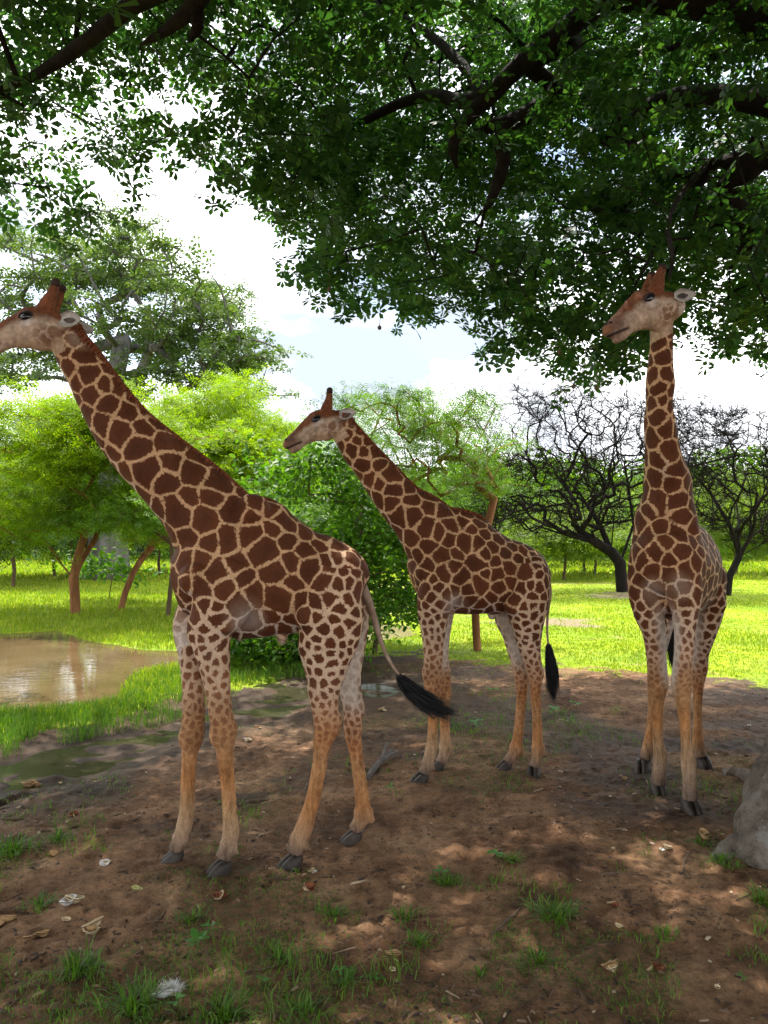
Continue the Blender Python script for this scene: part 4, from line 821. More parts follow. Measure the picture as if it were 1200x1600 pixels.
# --- acacias with orange-brown stems
def px_targets(blobs, Yc, dY, rng, sig=.55):
    T_ = []
    for u, v, w_, h_, n in blobs:
        for q in range(n):
            if q % 6 and T_:
                T_.append(T_[-1-((q-1) % 6)]+rng.normal(0, 1, 3)*(Yc*.020, Yc*.020, Yc*.0085)); continue
            while True:
                a = rng.normal(0, sig, 2)
                if abs(a[0]) < 1.15 and abs(a[1]) < 1.15: break
            T_.append(at(u+a[0]*w_, v+a[1]*h_, Yc+rng.uniform(-dY, dY)))
    return T_
SPG = sprig()
Ya = 21.5
b0 = gnd(118, 962); T_ = px_targets(((60, 650, 110, 30, 110), (130, 700, 150, 60, 150), (20, 720, 100, 60, 110), (200, 730, 100, 60, 110), (60, 780, 110, 40, 80), (250, 690, 90, 45, 80), (-120, 700, 110, 80, 90), (180, 640, 90, 25, 50), (240, 790, 60, 30, 40), (40, 820, 90, 30, 50), (150, 800, 80, 25, 30)), Ya+.6, 3.2, rng)
tr = [b0, at(117, 930, b0[1]), at(115, 905, b0[1])]; FK = [[at(115, 905, b0[1]), at(95, 880, b0[1]-.2), at(75, 850, b0[1]-.4), at(55, 820, b0[1]-.5), at(40, 790, b0[1]-.5)], [at(115, 905, b0[1]), at(122, 870, b0[1]), at(132, 835, b0[1]+.3), at(140, 800, b0[1]+.5)], [at(116, 915, b0[1]), at(128, 875, b0[1]+.4), at(150, 840, b0[1]+.8), at(170, 810, b0[1]+1.2)], [at(115, 905, b0[1]), at(110, 860, b0[1]+.4), at(108, 820, b0[1]+.9)]]
tree('acacia_tree', 'bushy yellow-green acacia at left forking low into orange-brown stems', 'tree', tr, T_, BK_ORANGE, L_ACACIA, SPG, .21, 46, .27, 2, .7, .012, .23, .5, .45, 2.35, .2, 'acacias by the pond', forks=FK)
b0 = gnd(188, 955); T_ = px_targets(((330, 640, 60, 30, 60), (300, 680, 100, 50, 120), (400, 690, 70, 50, 110), (360, 730, 80, 40, 70), (440, 700, 50, 40, 50), (430, 760, 70, 40, 50), (330, 760, 60, 30, 30), (350, 610, 22, 18, 14), (200, 815, 60, 36, 60)), 24.5, 3.0, rng)
tr = [b0, at(196, 925, b0[1]), at(208, 895, b0[1]), at(225, 868, b0[1]+.3), at(250, 845, b0[1]+1)]
tree('acacia_tree', 'yellow-green acacia with a leaning orange trunk, seen behind the front giraffe\'s neck', 'tree', tr, T_, BK_ORANGE, L_ACACIA, SPG, .22, 46, .29, 3, .7, .010, .21, .5, .45, 2.35, .2, 'acacias by the pond')
# darker leaning stems just behind the front giraffe's chest
b0 = gnd(262, 965); T_ = px_targets(((200, 800, 90, 30, 60), (300, 790, 60, 40, 60), (380, 800, 60, 40, 50), (120, 810, 60, 20, 24)), 19.5, 1.8, rng)
tr = [b0, at(266, 925, b0[1]), at(270, 890, b0[1]), at(268, 850, b0[1])]
tree('acacia_tree', 'small dark-branched acacia right behind the front giraffe\'s chest', 'tree', tr, T_, BK_MID, L_ACACIA2, SPG, .17, 34, .24, 4, .6, .010, .13, .45, .45, 2.3, .2, 'acacias by the pond')
# acacia with the orange stem under the middle giraffe's belly
b0 = gnd(746, 1018); Yc = b0[1]; T_ = px_targets(((600, 640, 60, 22, 50), (680, 660, 70, 40, 80), (560, 690, 50, 35, 50), (640, 720, 80, 40, 70), (720, 700, 60, 40, 60), (750, 640, 40, 25, 24), (640, 612, 30, 12, 14), (800, 720, 40, 40, 24), (700, 760, 60, 25, 30)), Yc+.6, 2.2, rng)
tr = [b0, at(744, 985, Yc), at(742, 940, Yc), at(750, 880, Yc), at(762, 820, Yc), at(772, 780, Yc)]
tree('acacia_tree', 'sparse flat-topped acacia with a slim orange trunk behind the middle giraffe', 'tree', tr, T_, BK_ORANGE, L_ACACIA2, SPG, .14, 24, .18, 5, .45, .009, .19, .4, .5, 2.25, .25, 'acacias by the pond')
# --- leafy bush filling the gap between front and middle giraffe
def bush(label, blobs, Yc, dY, baseuv, lm, tmpl, size, per, seed, spread=.2, grp='bushes behind the giraffes', n_st=.5, cat='bush', name='bush', bk=None, r_tip=.007):
    rg = np.random.default_rng(seed); T_ = px_targets(blobs, Yc, dY, rg); b = at(*baseuv, Yc); b[2] = 0.0
    return tree(name, label, cat, [b, b+(0.05, 0, .35), b+(.12, 0, .8)], T_, bk or BK_MID, lm, tmpl, size, per, spread, seed, n_st, r_tip, .09, .7, .35, 2.4, .3, grp)
OV = oval()
bush('dense dark-green leafy bush between the front and middle giraffes', ((505, 770, 60, 50, 48), (560, 840, 50, 50, 48), (605, 880, 45, 60, 54), (570, 930, 55, 45, 54), (630, 930, 34, 50, 30), (600, 800, 50, 30, 24), (650, 860, 30, 40, 18), (500, 880, 50, 60, 36), (480, 720, 50, 30, 30)), 14.6, 1.5, (585, 1005), L_BUSH, OV, .13, 30, 8, .20)
bush('low leafy bush seen under the front giraffe\'s belly', ((400, 985, 70, 30, 70), (450, 1000, 50, 30, 50), (520, 985, 40, 35, 40), (360, 1000, 40, 24, 30)), 13.4, .9, (420, 1035), L_BUSH, OV, .11, 40, 9, .17)
bush('small broad-leaved shrub in front of the pale grey trunk', ((165, 880, 28, 14, 24), (190, 895, 20, 12, 12)), 27, .8, (170, 910), L_BUSH, OV, .22, 14, 10, .22)

# --- bare black thorn trees behind the right giraffe
def bare(label, trunk, blobs, Yc, dY, seed, rmax, bits, forks=()):
    rg = np.random.default_rng(seed); T_ = []
    for u, v, w_, h_, n in blobs:
        for q in range(int(n*5)):
            a = rg.uniform(-1, 1, 2)
            if a[0]**2+a[1]**2 > 1.2: continue
            T_.append(at(u+a[0]*w_, v+a[1]*h_, Yc+rg.uniform(-dY, dY)))
    nodes, par, r, tips = grow(trunk, T_, .42, .0082, 2.15, .20, rg, back=1.2, forks=forks)
    e = empty('bare_thorn_tree', trunk[0]); tag(e, label, 'tree', 'leafless thorn trees')
    V, F = wood_mesh(nodes, par, r, rmax, 8); obj('trunk', mesh_from('trunk', V-np.array(trunk[0]), F, BK_DARK), e)
    # fine twigs: crooked sprays off every outer node
    tw = []; idx = np.where(r < .06)[0]; pick = rg.choice(idx, bits); c = nodes[pick]; ln = rg.uniform(.3, 1.3, bits)*rg.uniform(.5, 1, bits); d = rg.normal(0, 1, (bits, 3))+(nodes[pick]-nodes[np.maximum(par[pick], 0)])*2.2; d[:, 2] = d[:, 2]*.7+.25; d /= np.linalg.norm(d, axis=1)[:, None]
    P0 = c; d2 = d+rg.normal(0, .45, (bits, 3)); P1 = P0+d*(ln*.5)[:, None]; P2 = P1+d2*(ln*.5)[:, None]; sdv = np.cross(d, rg.normal(0, 1, (bits, 3))); sdv /= np.linalg.norm(sdv, axis=1)[:, None]; w0 = .0075
    V = np.stack([P0-sdv*w0, P0+sdv*w0, P1-sdv*w0*.7, P1+sdv*w0*.7, P2], 1).reshape(-1, 3); b = (np.arange(bits)*5)[:, None]
    s3 = np.cross(d, sdv); V2 = np.stack([P0-s3*w0, P0+s3*w0, P1-s3*w0*.7, P1+s3*w0*.7, P2], 1).reshape(-1, 3)
    F = np.concatenate([b+np.array(q) for q in ([0, 1, 3], [0, 3, 2], [2, 3, 4])]); V, F = join_np([(V, F), (V2, F)])
    tag(obj('twigs', mesh_from('twigs', V-np.array(trunk[0]), F, BK_DARK, False), e), kind='stuff')
Yt = 31.0
bt = at(972, 893, Yt); bt[2] = -.05
bare('wide leafless black thorn tree between the middle and right giraffes', [bt, at(969, 880, Yt), at(955, 862, Yt), at(935, 850, Yt), at(905, 838, Yt)], ((850, 755, 110, 50, 90), (860, 750, 130, 55, 130), (890, 680, 140, 60, 130), (960, 640, 120, 55, 90), (800, 660, 70, 60, 50), (1010, 700, 80, 80, 70), (770, 770, 70, 60, 80), (880, 610, 90, 30, 30), (850, 815, 120, 20, 60), (940, 790, 60, 40, 50), (1065, 740, 60, 70, 80)), Yt, 3.6, 31, .30, 13000, [[at(935, 850, Yt), at(890, 838, Yt-.4), at(840, 822, Yt-.8), at(790, 800, Yt-1), at(745, 770, Yt-1.2)], [at(955, 862, Yt), at(935, 815, Yt+.3), at(905, 770, Yt+.6), at(880, 720, Yt+.8), at(840, 680, Yt+1)], [at(955, 862, Yt), at(960, 800, Yt-.4), at(930, 740, Yt-.6), at(900, 690, Yt-.6), at(890, 630, Yt-.4)], [at(969, 880, Yt), at(990, 820, Yt), at(980, 750, Yt+.3), at(960, 690, Yt+.6), at(975, 620, Yt+.8)]])
Yt2 = 29.0; bt = at(1136, 912, Yt2); bt[2] = -.05
bare('leafless black thorn tree right of the right giraffe, limbs sweeping up to the right', [bt, at(1140, 900, Yt2), at(1155, 870, Yt2), at(1172, 840, Yt2)], ((1170, 800, 60, 50, 30), (1110, 700, 60, 60, 50), (1190, 700, 70, 60, 60), (1100, 650, 60, 30, 20), (1240, 760, 70, 90, 60), (1100, 780, 50, 50, 24)), Yt2, 3.0, 33, .20, 7000, [[at(1155, 870, Yt2), at(1140, 820, Yt2), at(1110, 770, Yt2), at(1075, 730, Yt2), at(1150, 712, Yt2-.3), at(1200, 735, Yt2-.5)], [at(1155, 870, Yt2), at(1190, 850, Yt2-.4), at(1240, 825, Yt2-.8)]])

# --- far tree line behind the meadow
FT = [(20, 905, 34, 775, 100, 'dark', 'shadowy dark-trunked tree at the far left edge'), (-70, 900, 38, 740, 90, 'green', 'leafy tree beyond the left edge of the pond'),
      (880, 901, 40, 800, 60, 'yellow', 'first tree of the far row, its trunk clear of the middle giraffe'), (928, 896, 44, 800, 60, 'green', 'second small tree of the far row, right of the first'),
      (915, 898, 46, 815, 40, 'yellow', 'thin-stemmed sapling between two trees of the far row'), (700, 888, 55, 740, 90, 'green', 'tree of the far row hidden mostly by the middle giraffe'), (800, 886, 58, 760, 90, 'green', 'bright tree of the far row right of the middle giraffe\'s withers'),
      (1010, 884, 60, 770, 100, 'yellow', 'pale tree of the far row behind the right giraffe\'s chest'), (1150, 890, 46, 770, 80, 'yellow', 'yellow-green tree of the far row right of the right giraffe'), (1225, 890, 44, 745, 90, 'yellow', 'olive tree of the far row at the right edge'),
      (640, 880, 60, 770, 80, 'yellow', 'pale yellow-green tree seen in the gap under the middle giraffe\'s neck'), (560, 884, 62, 760, 80, 'green', 'tree far behind the leafy bush'), (420, 884, 60, 750, 110, 'green', 'tree far behind the front giraffe\'s back'), (250, 892, 44, 765, 130, 'dark', 'dark tree far behind the leaning acacia'), (85, 892, 42, 775, 130, 'dark', 'shadowy tree far behind the bushy acacia'), (345, 890, 50, 765, 90, 'dark', 'dark tree far behind the front giraffe\'s chest')]
for k, (u, v, Yd, top, wd, kind_, lab) in enumerate(FT):
    rg = np.random.default_rng(100+k); b = at(u, v, Yd); b[2] = -.05; lm = {'dark': L_DARKT, 'green': L_ACACIA2, 'yellow': L_FAR}[kind_]
    mid = (top+860)/2; T_ = px_targets(((u, mid-8, wd, (860-top)*.40, 70), (u-wd*.5, mid+5, wd*.5, (860-top)*.3, 60 if kind_ == 'dark' else 24), (u+wd*.55, mid, wd*.5, (860-top)*.3, 24)), Yd, wd/FPX*Yd*.6, rg)
    tree('meadow_tree', lab, 'tree', [b, at(u+rg.uniform(-3, 3), v-14, Yd), at(u+rg.uniform(-5, 5), v-32, Yd)], T_, BK_MID, lm, SPG, .014*Yd**.9+.05, 34, .022*Yd**.9, 200+k, .8, .014, .22, .6, .4, 2.3, .2, 'trees in the far row')
# the wood that closes the horizon
rg = np.random.default_rng(9); C = []
for q in range(26000):
    a = rg.uniform(-.95, .95); d = rg.uniform(70, 120); hx = d*a; hm = 7.0+3.5*vnoise(np.array([hx*.11]), np.array([d*.05]))[0]+2.2*vnoise(np.array([hx*.5]), np.array([3.]))[0]; C.append((hx, d, hm*rg.random()**.8))
V, F = leaves(np.array(C), palmate(5), 1.9, rg, .3); tag(obj('far_wood', mesh_from('far_wood', V, F, L_ACACIA2, False)), 'hazy belt of trees closing the horizon', 'woodland', kind='stuff')

# ================================================================ the great shade tree overhead
rg = np.random.default_rng(77)
def inpoly(u, v, poly):
    r_ = False; n = len(poly)
    for i in range(n):
        (x1, y1), (x2, y2) = poly[i], poly[(i+1) % n]
        if (y1 > v) != (y2 > v) and u < (x2-x1)*(v-y1)/(y2-y1+1e-9)+x1: r_ = not r_
    return r_
def lower(u):                                          # photo row of the crown's ragged lower rim
    p = np.array([(-100, 330), (0, 360), (30, 330), (70, 370), (150, 385), (180, 350), (185, 260), (215, 240), (250, 290), (300, 250), (350, 295), (390, 335), (420, 300), (455, 420), (500, 440), (540, 470), (590, 470), (650, 500), (690, 490), (740, 470), (760, 540), (800, 560), (860, 545), (900, 590), (960, 560), (1000, 560), (1040, 470), (1100, 500), (1130, 540), (1190, 560), (1300, 570)])
    return np.interp(u, p[:, 0], p[:, 1])
HOLES = [((30, 45), (34, 22), .8), ((455, 40), (26, 20), .7), ((620, 30), (30, 16), .6), ((150, 20), (40, 14), .6), ((925, 470), (14, 12), .5), ((860, 120), (18, 14), .5), ((960, 110), (16, 12), .5), ((262, 160), (50, 28), .9), ((90, 215), (34, 38), .9), ((140, 290), (40, 30), .9), ((225, 270), (40, 40), .85), ((555, 75), (36, 26), .8), ((690, 95), (26, 40), .8), ((545, 20), (40, 20), .4), ((60, 140), (30, 20), .4), ((330, 175), (30, 30), .8), ((60, 330), (22, 20), .8), ((745, 470), (14, 14), .5), ((420, 255), (26, 16), .7), ((1150, 290), (16, 16), .5), ((620, 130), (20, 16), .6), ((1090, 390), (16, 14), .4), ((490, 180), (18, 16), .5)]
targets = []; wts = []
while len(targets) < 1800:
    u = rg.uniform(-150, 1350); v = rg.uniform(-60, 600); lo = lower(u)
    if v > lo-8: continue
    dens = .36 if u < 200 else (.50 if u < 460 else 1.0)
    if v < 60: dens = max(dens, .6)
    for (hc_, hr_, hk_) in HOLES:
        q = ((u-hc_[0])/hr_[0])**2+((v-hc_[1])/hr_[1])**2
        if q < 1.2: dens *= 1-hk_
    if rg.random() > dens: continue
    f = (840-v)/840
    Yd = (rg.uniform(7.4, 10.5) if rg.random() < .6 else rg.uniform(10.5, 14)) if u < 460 else (rg.uniform(8.9, 14.5) if rg.random() < .82 else rg.uniform(7.2, 9))
    if 560 < u < 900 and v < 360: Yd = rg.uniform(9.3, 14.5) if rg.random() < .975 else rg.uniform(7.0, 8.2)
    if u > 930 and v < 260: Yd = rg.uniform(9.3, 14.5) if rg.random() < .94 else rg.uniform(6.4, 7.6)
    if abs(u-1020) < 130 and v > 330: Yd = rg.uniform(8.0, 12.5)
    targets.append(at(u, v, Yd))
targets = np.array(targets); nvis = len(targets)
# crown above and behind the camera, out of frame, that shades the mud
over = []
while len(over) < 1800:
    p_ = np.array((rg.uniform(-14, 15), rg.uniform(-10, 16), rg.uniform(6.2, 11.5)))
    if p_[1] > 0 and p_[2] < CAM_H+(.80 if p_[0] > -2.5 else .86)*p_[1]: continue
    if ((p_[0]-1)/15)**2+((p_[1]-3.0)/13.5)**2 > 1: continue
    over.append(p_)
over = np.array(over)
TB = np.array((5.1, 6.4, 0.0))                         # the trunk stands just outside the frame on the right
tr = [TB, TB+(.0, .0, 1.5), TB+(-.1, .1, 3.0), TB+(-.3, .2, 4.4), TB+(-.6, .3, 5.6)]
# main limbs, traced where the photograph shows them
LIMBS = [([(1290, 180, 7.4), (1200, 160, 7.8), (1110, 150, 8.2), (1030, 160, 8.5), (985, 190, 8.8), (950, 215, 9.2)], .125),
         ([(1250, 60, 7.2), (1100, 10, 7.4), (960, 0, 7.6), (880, 50, 7.9), (820, 95, 8.1), (765, 150, 8.3), (725, 190, 8.4), (708, 230, 8.5), (714, 262, 8.6)], .115),
         ([(765, 150, 8.3), (720, 158, 8.5), (680, 150, 8.8), (630, 160, 9.0), (560, 190, 9.2), (500, 180, 9.4)], .075),
         ([(840, 170, 8.6), (800, 190, 8.6), (760, 200, 8.6), (725, 222, 8.55)], .09), ([(800, 190, 8.6), (784, 215, 8.6), (786, 255, 8.6), (772, 300, 8.7), (755, 335, 8.8)], .085),
         ([(900, 60, 8.0), (830, 100, 8.4), (870, 140, 8.5), (840, 170, 8.6)], .10), ([(755, 150, 8.3), (730, 110, 8.6), (690, 70, 8.9), (650, 40, 9.2), (600, 10, 9.4)], .06),
         ([(1180, 250, 8.0), (1135, 300, 8.3), (1165, 340, 8.3), (1170, 380, 8.4), (1140, 420, 8.6)], .12), ([(1110, 250, 8.4), (1080, 300, 8.6), (1100, 350, 8.7), (1105, 385, 8.8)], .10), ([(1290, 220, 7.6), (1180, 250, 8.0), (1110, 250, 8.4)], .13),
         ([(700, -120, 6.0), (520, -110, 6.2), (360, -60, 6.6), (305, 5, 6.9), (270, 40, 7.1), (220, 70, 7.4)], .095), ([(360, -60, 6.6), (240, -10, 7.0), (190, 20, 7.2), (130, 70, 7.5), (60, 115, 7.8), (-20, 150, 8.0)], .085),
         ([(305, 5, 6.9), (308, 40, 7.0), (296, 66, 7.1)], .06), ([(1042, 360, 7.1), (1050, 400, 7.0), (1046, 440, 6.95)], .022), ([(1110, 250, 8.4), (1060, 310, 7.6), (1042, 360, 7.1)], .03)]
e = empty('shade_tree', TB); tag(e, 'great shade tree overhead, dark leafy crown filling the top of the picture', 'tree')
parts_ = []
trunkP = catmull(np.array(tr), 24); parts_.append(tube(trunkP, np.interp(np.linspace(0, 1, 24), [0, .12, .3, 1], [1.35, 1.02, .9, .62]), None, (0, 1, 0), 24))
limbnodes = []
for pts, r0 in LIMBS:
    r0 = r0*1.25; P = catmull(np.array([at(*q) for q in pts]), 26)+np.random.default_rng(len(limbnodes)).normal(0, .004, (26, 3)); rr = r0*np.interp(np.linspace(0, 1, 26), [0, .7, .92, 1], [1, .62, .34, .10]); parts_.append(tube(P, rr, None, (.2, .9, .3), 12)); limbnodes.append(P)
for a in (at(1290, 180, 7.4), at(1250, 60, 7.2), at(700, -120, 6.0), at(1290, 220, 7.6)):
    P = catmull(np.array([TB+(-.3, .2, 4.2), (TB+(-.3, .2, 5.2))*.55+a*.45+(0.6, 0, 1.6), a]), 16); parts_.append(tube(P, np.linspace(.26, .14, 16), None, (.2, .9, .3), 12))
for a in ((-9, -3, 8.5), (3, -8, 8.8), (9, -2, 8.6), (-3, 3, 9.4), (12, 7, 8.8)):
    P = catmull(np.array([TB+(-.2, .1, 5.2), (TB*.5+np.array(a)*.5+(0, 0, 3.8)) if a[0] > 0 else (TB*.8+np.array(a)*.2+(.8, -1.5, 4.7)), a]), 18); parts_.append(tube(P, np.linspace(.32, .06, 18), None, (.2, .9, .3), 10)); limbnodes.append(P[5:])
V, F = joinVF(parts_); obj('trunk', mesh_from('trunk', V-TB, F, BK_BIG), e)
LN = np.concatenate(limbnodes); allT = np.vstack([targets, over[::3]])
# twigs and boughs reach every leaf cluster from the nearest limb
order = np.argsort(np.min(np.linalg.norm(allT[:, None]-LN[None, ::6], axis=2), axis=1)); nodes = list(LN); 
cap = len(LN)+40000; NB = np.zeros((cap, 3)); NB[:len(LN)] = LN; par = -np.ones(cap, int); n = len(LN); tipi = []
for ti in order:
    tg = allT[ti]; d = np.linalg.norm(NB[:n]-tg, axis=1)+np.maximum(0, tg[2]-NB[:n, 2])*.15; j = int(np.argmin(d)); p0 = NB[j]; D = tg-p0; L0 = np.linalg.norm(D); k = max(1, int(L0/.3)); prev = j
    for q in range(1, k+1):
        t = q/k; NB[n] = p0+D*t+np.array((0, 0, .12*L0*math.sin(math.pi*t)))+(rg.normal(0, .035, 3) if q < k else 0); par[n] = prev; prev = n; n += 1
    tipi.append(prev)
acc = np.zeros(n)
for i in range(n-1, len(LN)-1, -1):
    if acc[i] == 0: acc[i] = .0060**2.2
    if par[i] >= len(LN): acc[par[i]] += acc[i]
rb_ = acc**(1/2.2); Vs = []; Fs = []; off = 0
ia = np.arange(len(LN), n); pa = par[ia]; A0 = NB[pa]; A1 = NB[ia]; r1 = np.maximum(rb_[ia], .004); r0_ = np.where(pa >= len(LN), np.maximum(rb_[pa], .004), r1); r0_ = np.minimum(r0_, r1*1.3)
D = A1-A0; D /= np.linalg.norm(D, axis=1)[:, None]+1e-9; S_ = np.cross(D, np.array((.3, .5, .81))); S_ /= np.linalg.norm(S_, axis=1)[:, None]+1e-9; Q_ = np.cross(D, S_); sdn = 5
an = np.linspace(0, 2*np.pi, sdn, endpoint=False); ring = S_[:, None]*np.cos(an)[None, :, None]+Q_[:, None]*np.sin(an)[None, :, None]
V = np.concatenate([A0[:, None]+ring*r0_[:, None, None], A1[:, None]+ring*r1[:, None, None]], 1).reshape(-1, 3); b = (np.arange(len(ia))*2*sdn)[:, None, None]; jj = np.arange(sdn); q4 = np.stack([jj, (jj+1) % sdn, (jj+1) % sdn+sdn, jj+sdn], 1)[None]
tag(obj('twigs', mesh_from('twigs', V-TB, (b+q4).reshape(-1, 4), BK_BIG), e), kind='stuff')
# leaves
tipT = NB[np.array(tipi)]; vis = np.array([t for t in order]) < nvis
cv = around(tipT[vis], 11, .20, rg, .75); PL = palmate(6)
V1, F1 = leaves(cv, PL, .275, rg, .45)
co_ = around(over, 58, .52, rg, .6); V2, F2 = leaves(co_, palmate(5, 1, True), .30, rg, .8)
V, F = join_np([(V1, F1), (V2, F2)]); crown = obj('crown', mesh_from('crown', V-TB, F, L_CANOPY, False), e); tag(crown, kind='stuff')
# the leaves that can be picked out one by one: the fringe hanging lowest against the sky
uv = []; 
for p_ in cv:
    d_ = p_-np.array((0, 0, CAM_H)); zc = d_[1]*CP+d_[2]*SP; uv.append((600+FPX*d_[0]/zc, 800-FPX*(d_[2]*CP-d_[1]*SP)/zc))
uv = np.array(uv); slack = uv[:, 1]-lower(uv[:, 0]); inframe = (uv[:, 0] > 5) & (uv[:, 0] < 1195); cand = np.where(inframe & (slack > -30))[0]; rg.shuffle(cand); cand = cand[:280]
lm_ = [mesh_from('leaf', palmate(k)[0], palmate(k)[1], L_CANOPY, False) for k in (5, 6, 7)]
for i, ci in enumerate(cand):
    o = obj('leaf', lm_[i % 3], crown, cv[ci]-TB+rg.normal(0, .05, 3)-(0, 0, .06)); o.scale = (.26, .26, .26); o.rotation_euler = (rg.normal(0, .6), rg.normal(0, .6), rg.uniform(0, 6.28))
# hanging round fruits on long stalks
for u, v, l in ((593, 512, 46), (514, 452, 30), (874, 550, 10), (932, 606, 26), (896, 604, 16), (72, 213, 14)):
    c = at(u, v, 8.2); m_ = Giraffe((0, 0, 0)); m_.ball((0, 0, 0), .022, 1, 1, 1.15); V, F = m_.parts[0]
    fr = obj('fruit', mesh_from('fruit', V, F, BK_MID), e, c-TB); V, F = tube(np.array([(0, 0, 0), (.01, 0, l/FPX*4), (0, 0, l/FPX*8.2)]), .004, None, (0, 1, 0), 5); obj('stalk', mesh_from('stalk', V, F, BK_MID), fr)
# ================================================================ root, litter, sticks
def zg(x_, y_): return float(height(np.array([x_]), np.array([y_]))[0])
BK_ROOT, t, p, o = new_mat('grey_root_bark'); v = objco(t)
c = ramp(t, noise_node(t, 2.2, 8, v, .65), [(.3, (.12, .09, .07)), (.5, (.25, .205, .165)), (.7, (.40, .36, .31))]); c = mixc(t, .95, c, ramp(t, noise_node(t, 9, 10, v, .75), [(.34, (.30, .25, .22)), (.48, (.85, .8, .76)), (.66, (1.3, 1.28, 1.25))]), 'MULTIPLY'); c = mixc(t, mth(t, 'MULTIPLY', mth(t, 'GREATER_THAN', noise_node(t, 3.2, 7, v, .7), .57), .5), c, (.12, .075, .05))
c = mixc(t, mth(t, 'MULTIPLY', mth(t, 'GREATER_THAN', noise_node(t, 5, 6, v, .7), .60), .55), c, (.40, .38, .34))
t.links.new(c, p.inputs['Base Color']); p.inputs['Roughness'].default_value = .85; bump(t, p, noise_node(t, 7, 10, v, .75), 1.0, .09)
def lumpy(V, amp, fr, seed):
    V = np.array(V)
    for i in range(len(V)):
        q = Vector(V[i]*fr)+Vector((seed, 0, 0)); V[i] = V[i]+np.array(mnoise.noise_vector(q))*amp+np.array(mnoise.noise_vector(q*2.7))*amp*.4
    return V
def root_tube(pts, r, ra=None): 
    P = catmull(np.array(pts), 70); rr = np.interp(np.linspace(0, 1, 70), np.linspace(0, 1, len(r)), r); V, F = tube(P, rr if ra is None else rr*ra, rr, (0, 0, 1), 48); return lumpy(lumpy(lumpy(V, .06, 1.9, 3.0), .030, 6, 8), .014, 15, 2), F
g1_ = gnd(1165, 1300); root1 = root_tube([(2.52, 5.28, -.10), (2.84, 5.52, .06), (3.24, 5.82, .26), (3.9, 6.1, .75), (4.6, 6.2, 1.3)], [.17, .33, .46, .62, .8])
root2 = root_tube([gnd(1118, 1214)+(0, 0, -.05), gnd(1150, 1212)+(0, 0, .0), (3.5, 6.6, .10), (4.2, 6.7, .5)], [.03, .05, .12, .3])
root3 = root_tube([gnd(1090, 1352)+(0, 0, -.10), gnd(1140, 1335)+(0, 0, -.02), gnd(1200, 1318)+(.1, 0, .05), (3.6, 5.6, .1)], [.07, .10, .14, .2])
for rt in (root1, root2, root3): obj('root', mesh_from('root', rt[0]-TB, rt[1], BK_ROOT), e)
e['label'] = 'great shade tree, dark crown overhead and grey root at lower right'
WOODY = simple('dead_wood', (.07, .045, .03), (.20, .14, .095), 14, .9, .6, .006, (1, 1, 1))
GREYW = simple('grey_dead_wood', (.05, .042, .038), (.15, .13, .115), 14, .9, .7, .008, (1, 1, 1))
def stick(pts, r, label, mat=WOODY, name='stick', grp='sticks on the mud'):
    P = np.array([gnd(u, v) for u, v in pts]); 
    for q in P: q[2] = zg(q[0], q[1])+r*.8
    P = catmull(P, 18); o_ = P[0].copy(); V, F = tube(P-o_, np.linspace(r, r*.5, 18), None, (0, 0, 1), 7); tag(obj(name, mesh_from(name, lumpy(V, r*.5, 20, 1), F, mat), None, o_), label, 'stick', grp)
stick([(385, 1258), (412, 1254), (440, 1256)], .012, 'pale straight stick lying between the legs of the front giraffe')
stick([(0, 1286), (35, 1284), (60, 1290)], .012, 'stick at the left edge just below the puddle')
stick([(480, 1228), (470, 1262), (500, 1275), (545, 1284)], .006, 'thin curved twig by the front giraffe\'s hind hoof')
stick([(945, 1303), (985, 1300), (1010, 1290)], .008, 'pale bent stick in front of the right giraffe')
stick([(1068, 1362), (1072, 1342), (1086, 1332)], .008, 'short upright-curving twig left of the grey root')
stick([(940, 1378), (960, 1372), (990, 1366)], .007, 'thin straw-coloured stick at right centre')
stick([(768, 1350), (782, 1334), (788, 1360)], .006, 'thin bent twig above the widest tuft')
stick([(245, 1450), (252, 1436), (258, 1425)], .008, 'short dark stick leaning among the left weeds')
stick([(380, 1528), (420, 1518), (470, 1502)], .008, 'long thin twig low in the centre left')
stick([(240, 1142), (255, 1143), (266, 1141)], .012, 'short brown stick at the puddle edge left of the front legs')
stick([(770, 1465), (800, 1440), (812, 1425)], .008, 'dark twig left of the widest tuft')
stick([(0, 1430), (20, 1424), (40, 1420)], .007, 'twig at the left edge near the husks')
# forked grey branch behind the front giraffe's hind legs
P0 = gnd(575, 1218); V_ = []
for a in ([(574, 1220, .02), (590, 1200, .05), (612, 1186, .09)], [(578, 1214, .02), (600, 1196, .07), (620, 1184, .07)], [(590, 1204, .05), (600, 1190, .08), (605, 1180, .12)]):
    P = np.array([gnd(u, v)+(0, 0, h) for u, v, h in a]); V_.append(tube(catmull(P, 10)-P0, np.linspace(.026, .012, 10), None, (0, 0, 1), 8))
V, F = joinVF(V_); tag(obj('dead_branch', mesh_from('dead_branch', lumpy(V, .012, 9, 2), F, GREYW), None, P0), 'forked grey dead branch lying right of the front giraffe\'s hind hoof', 'branch')
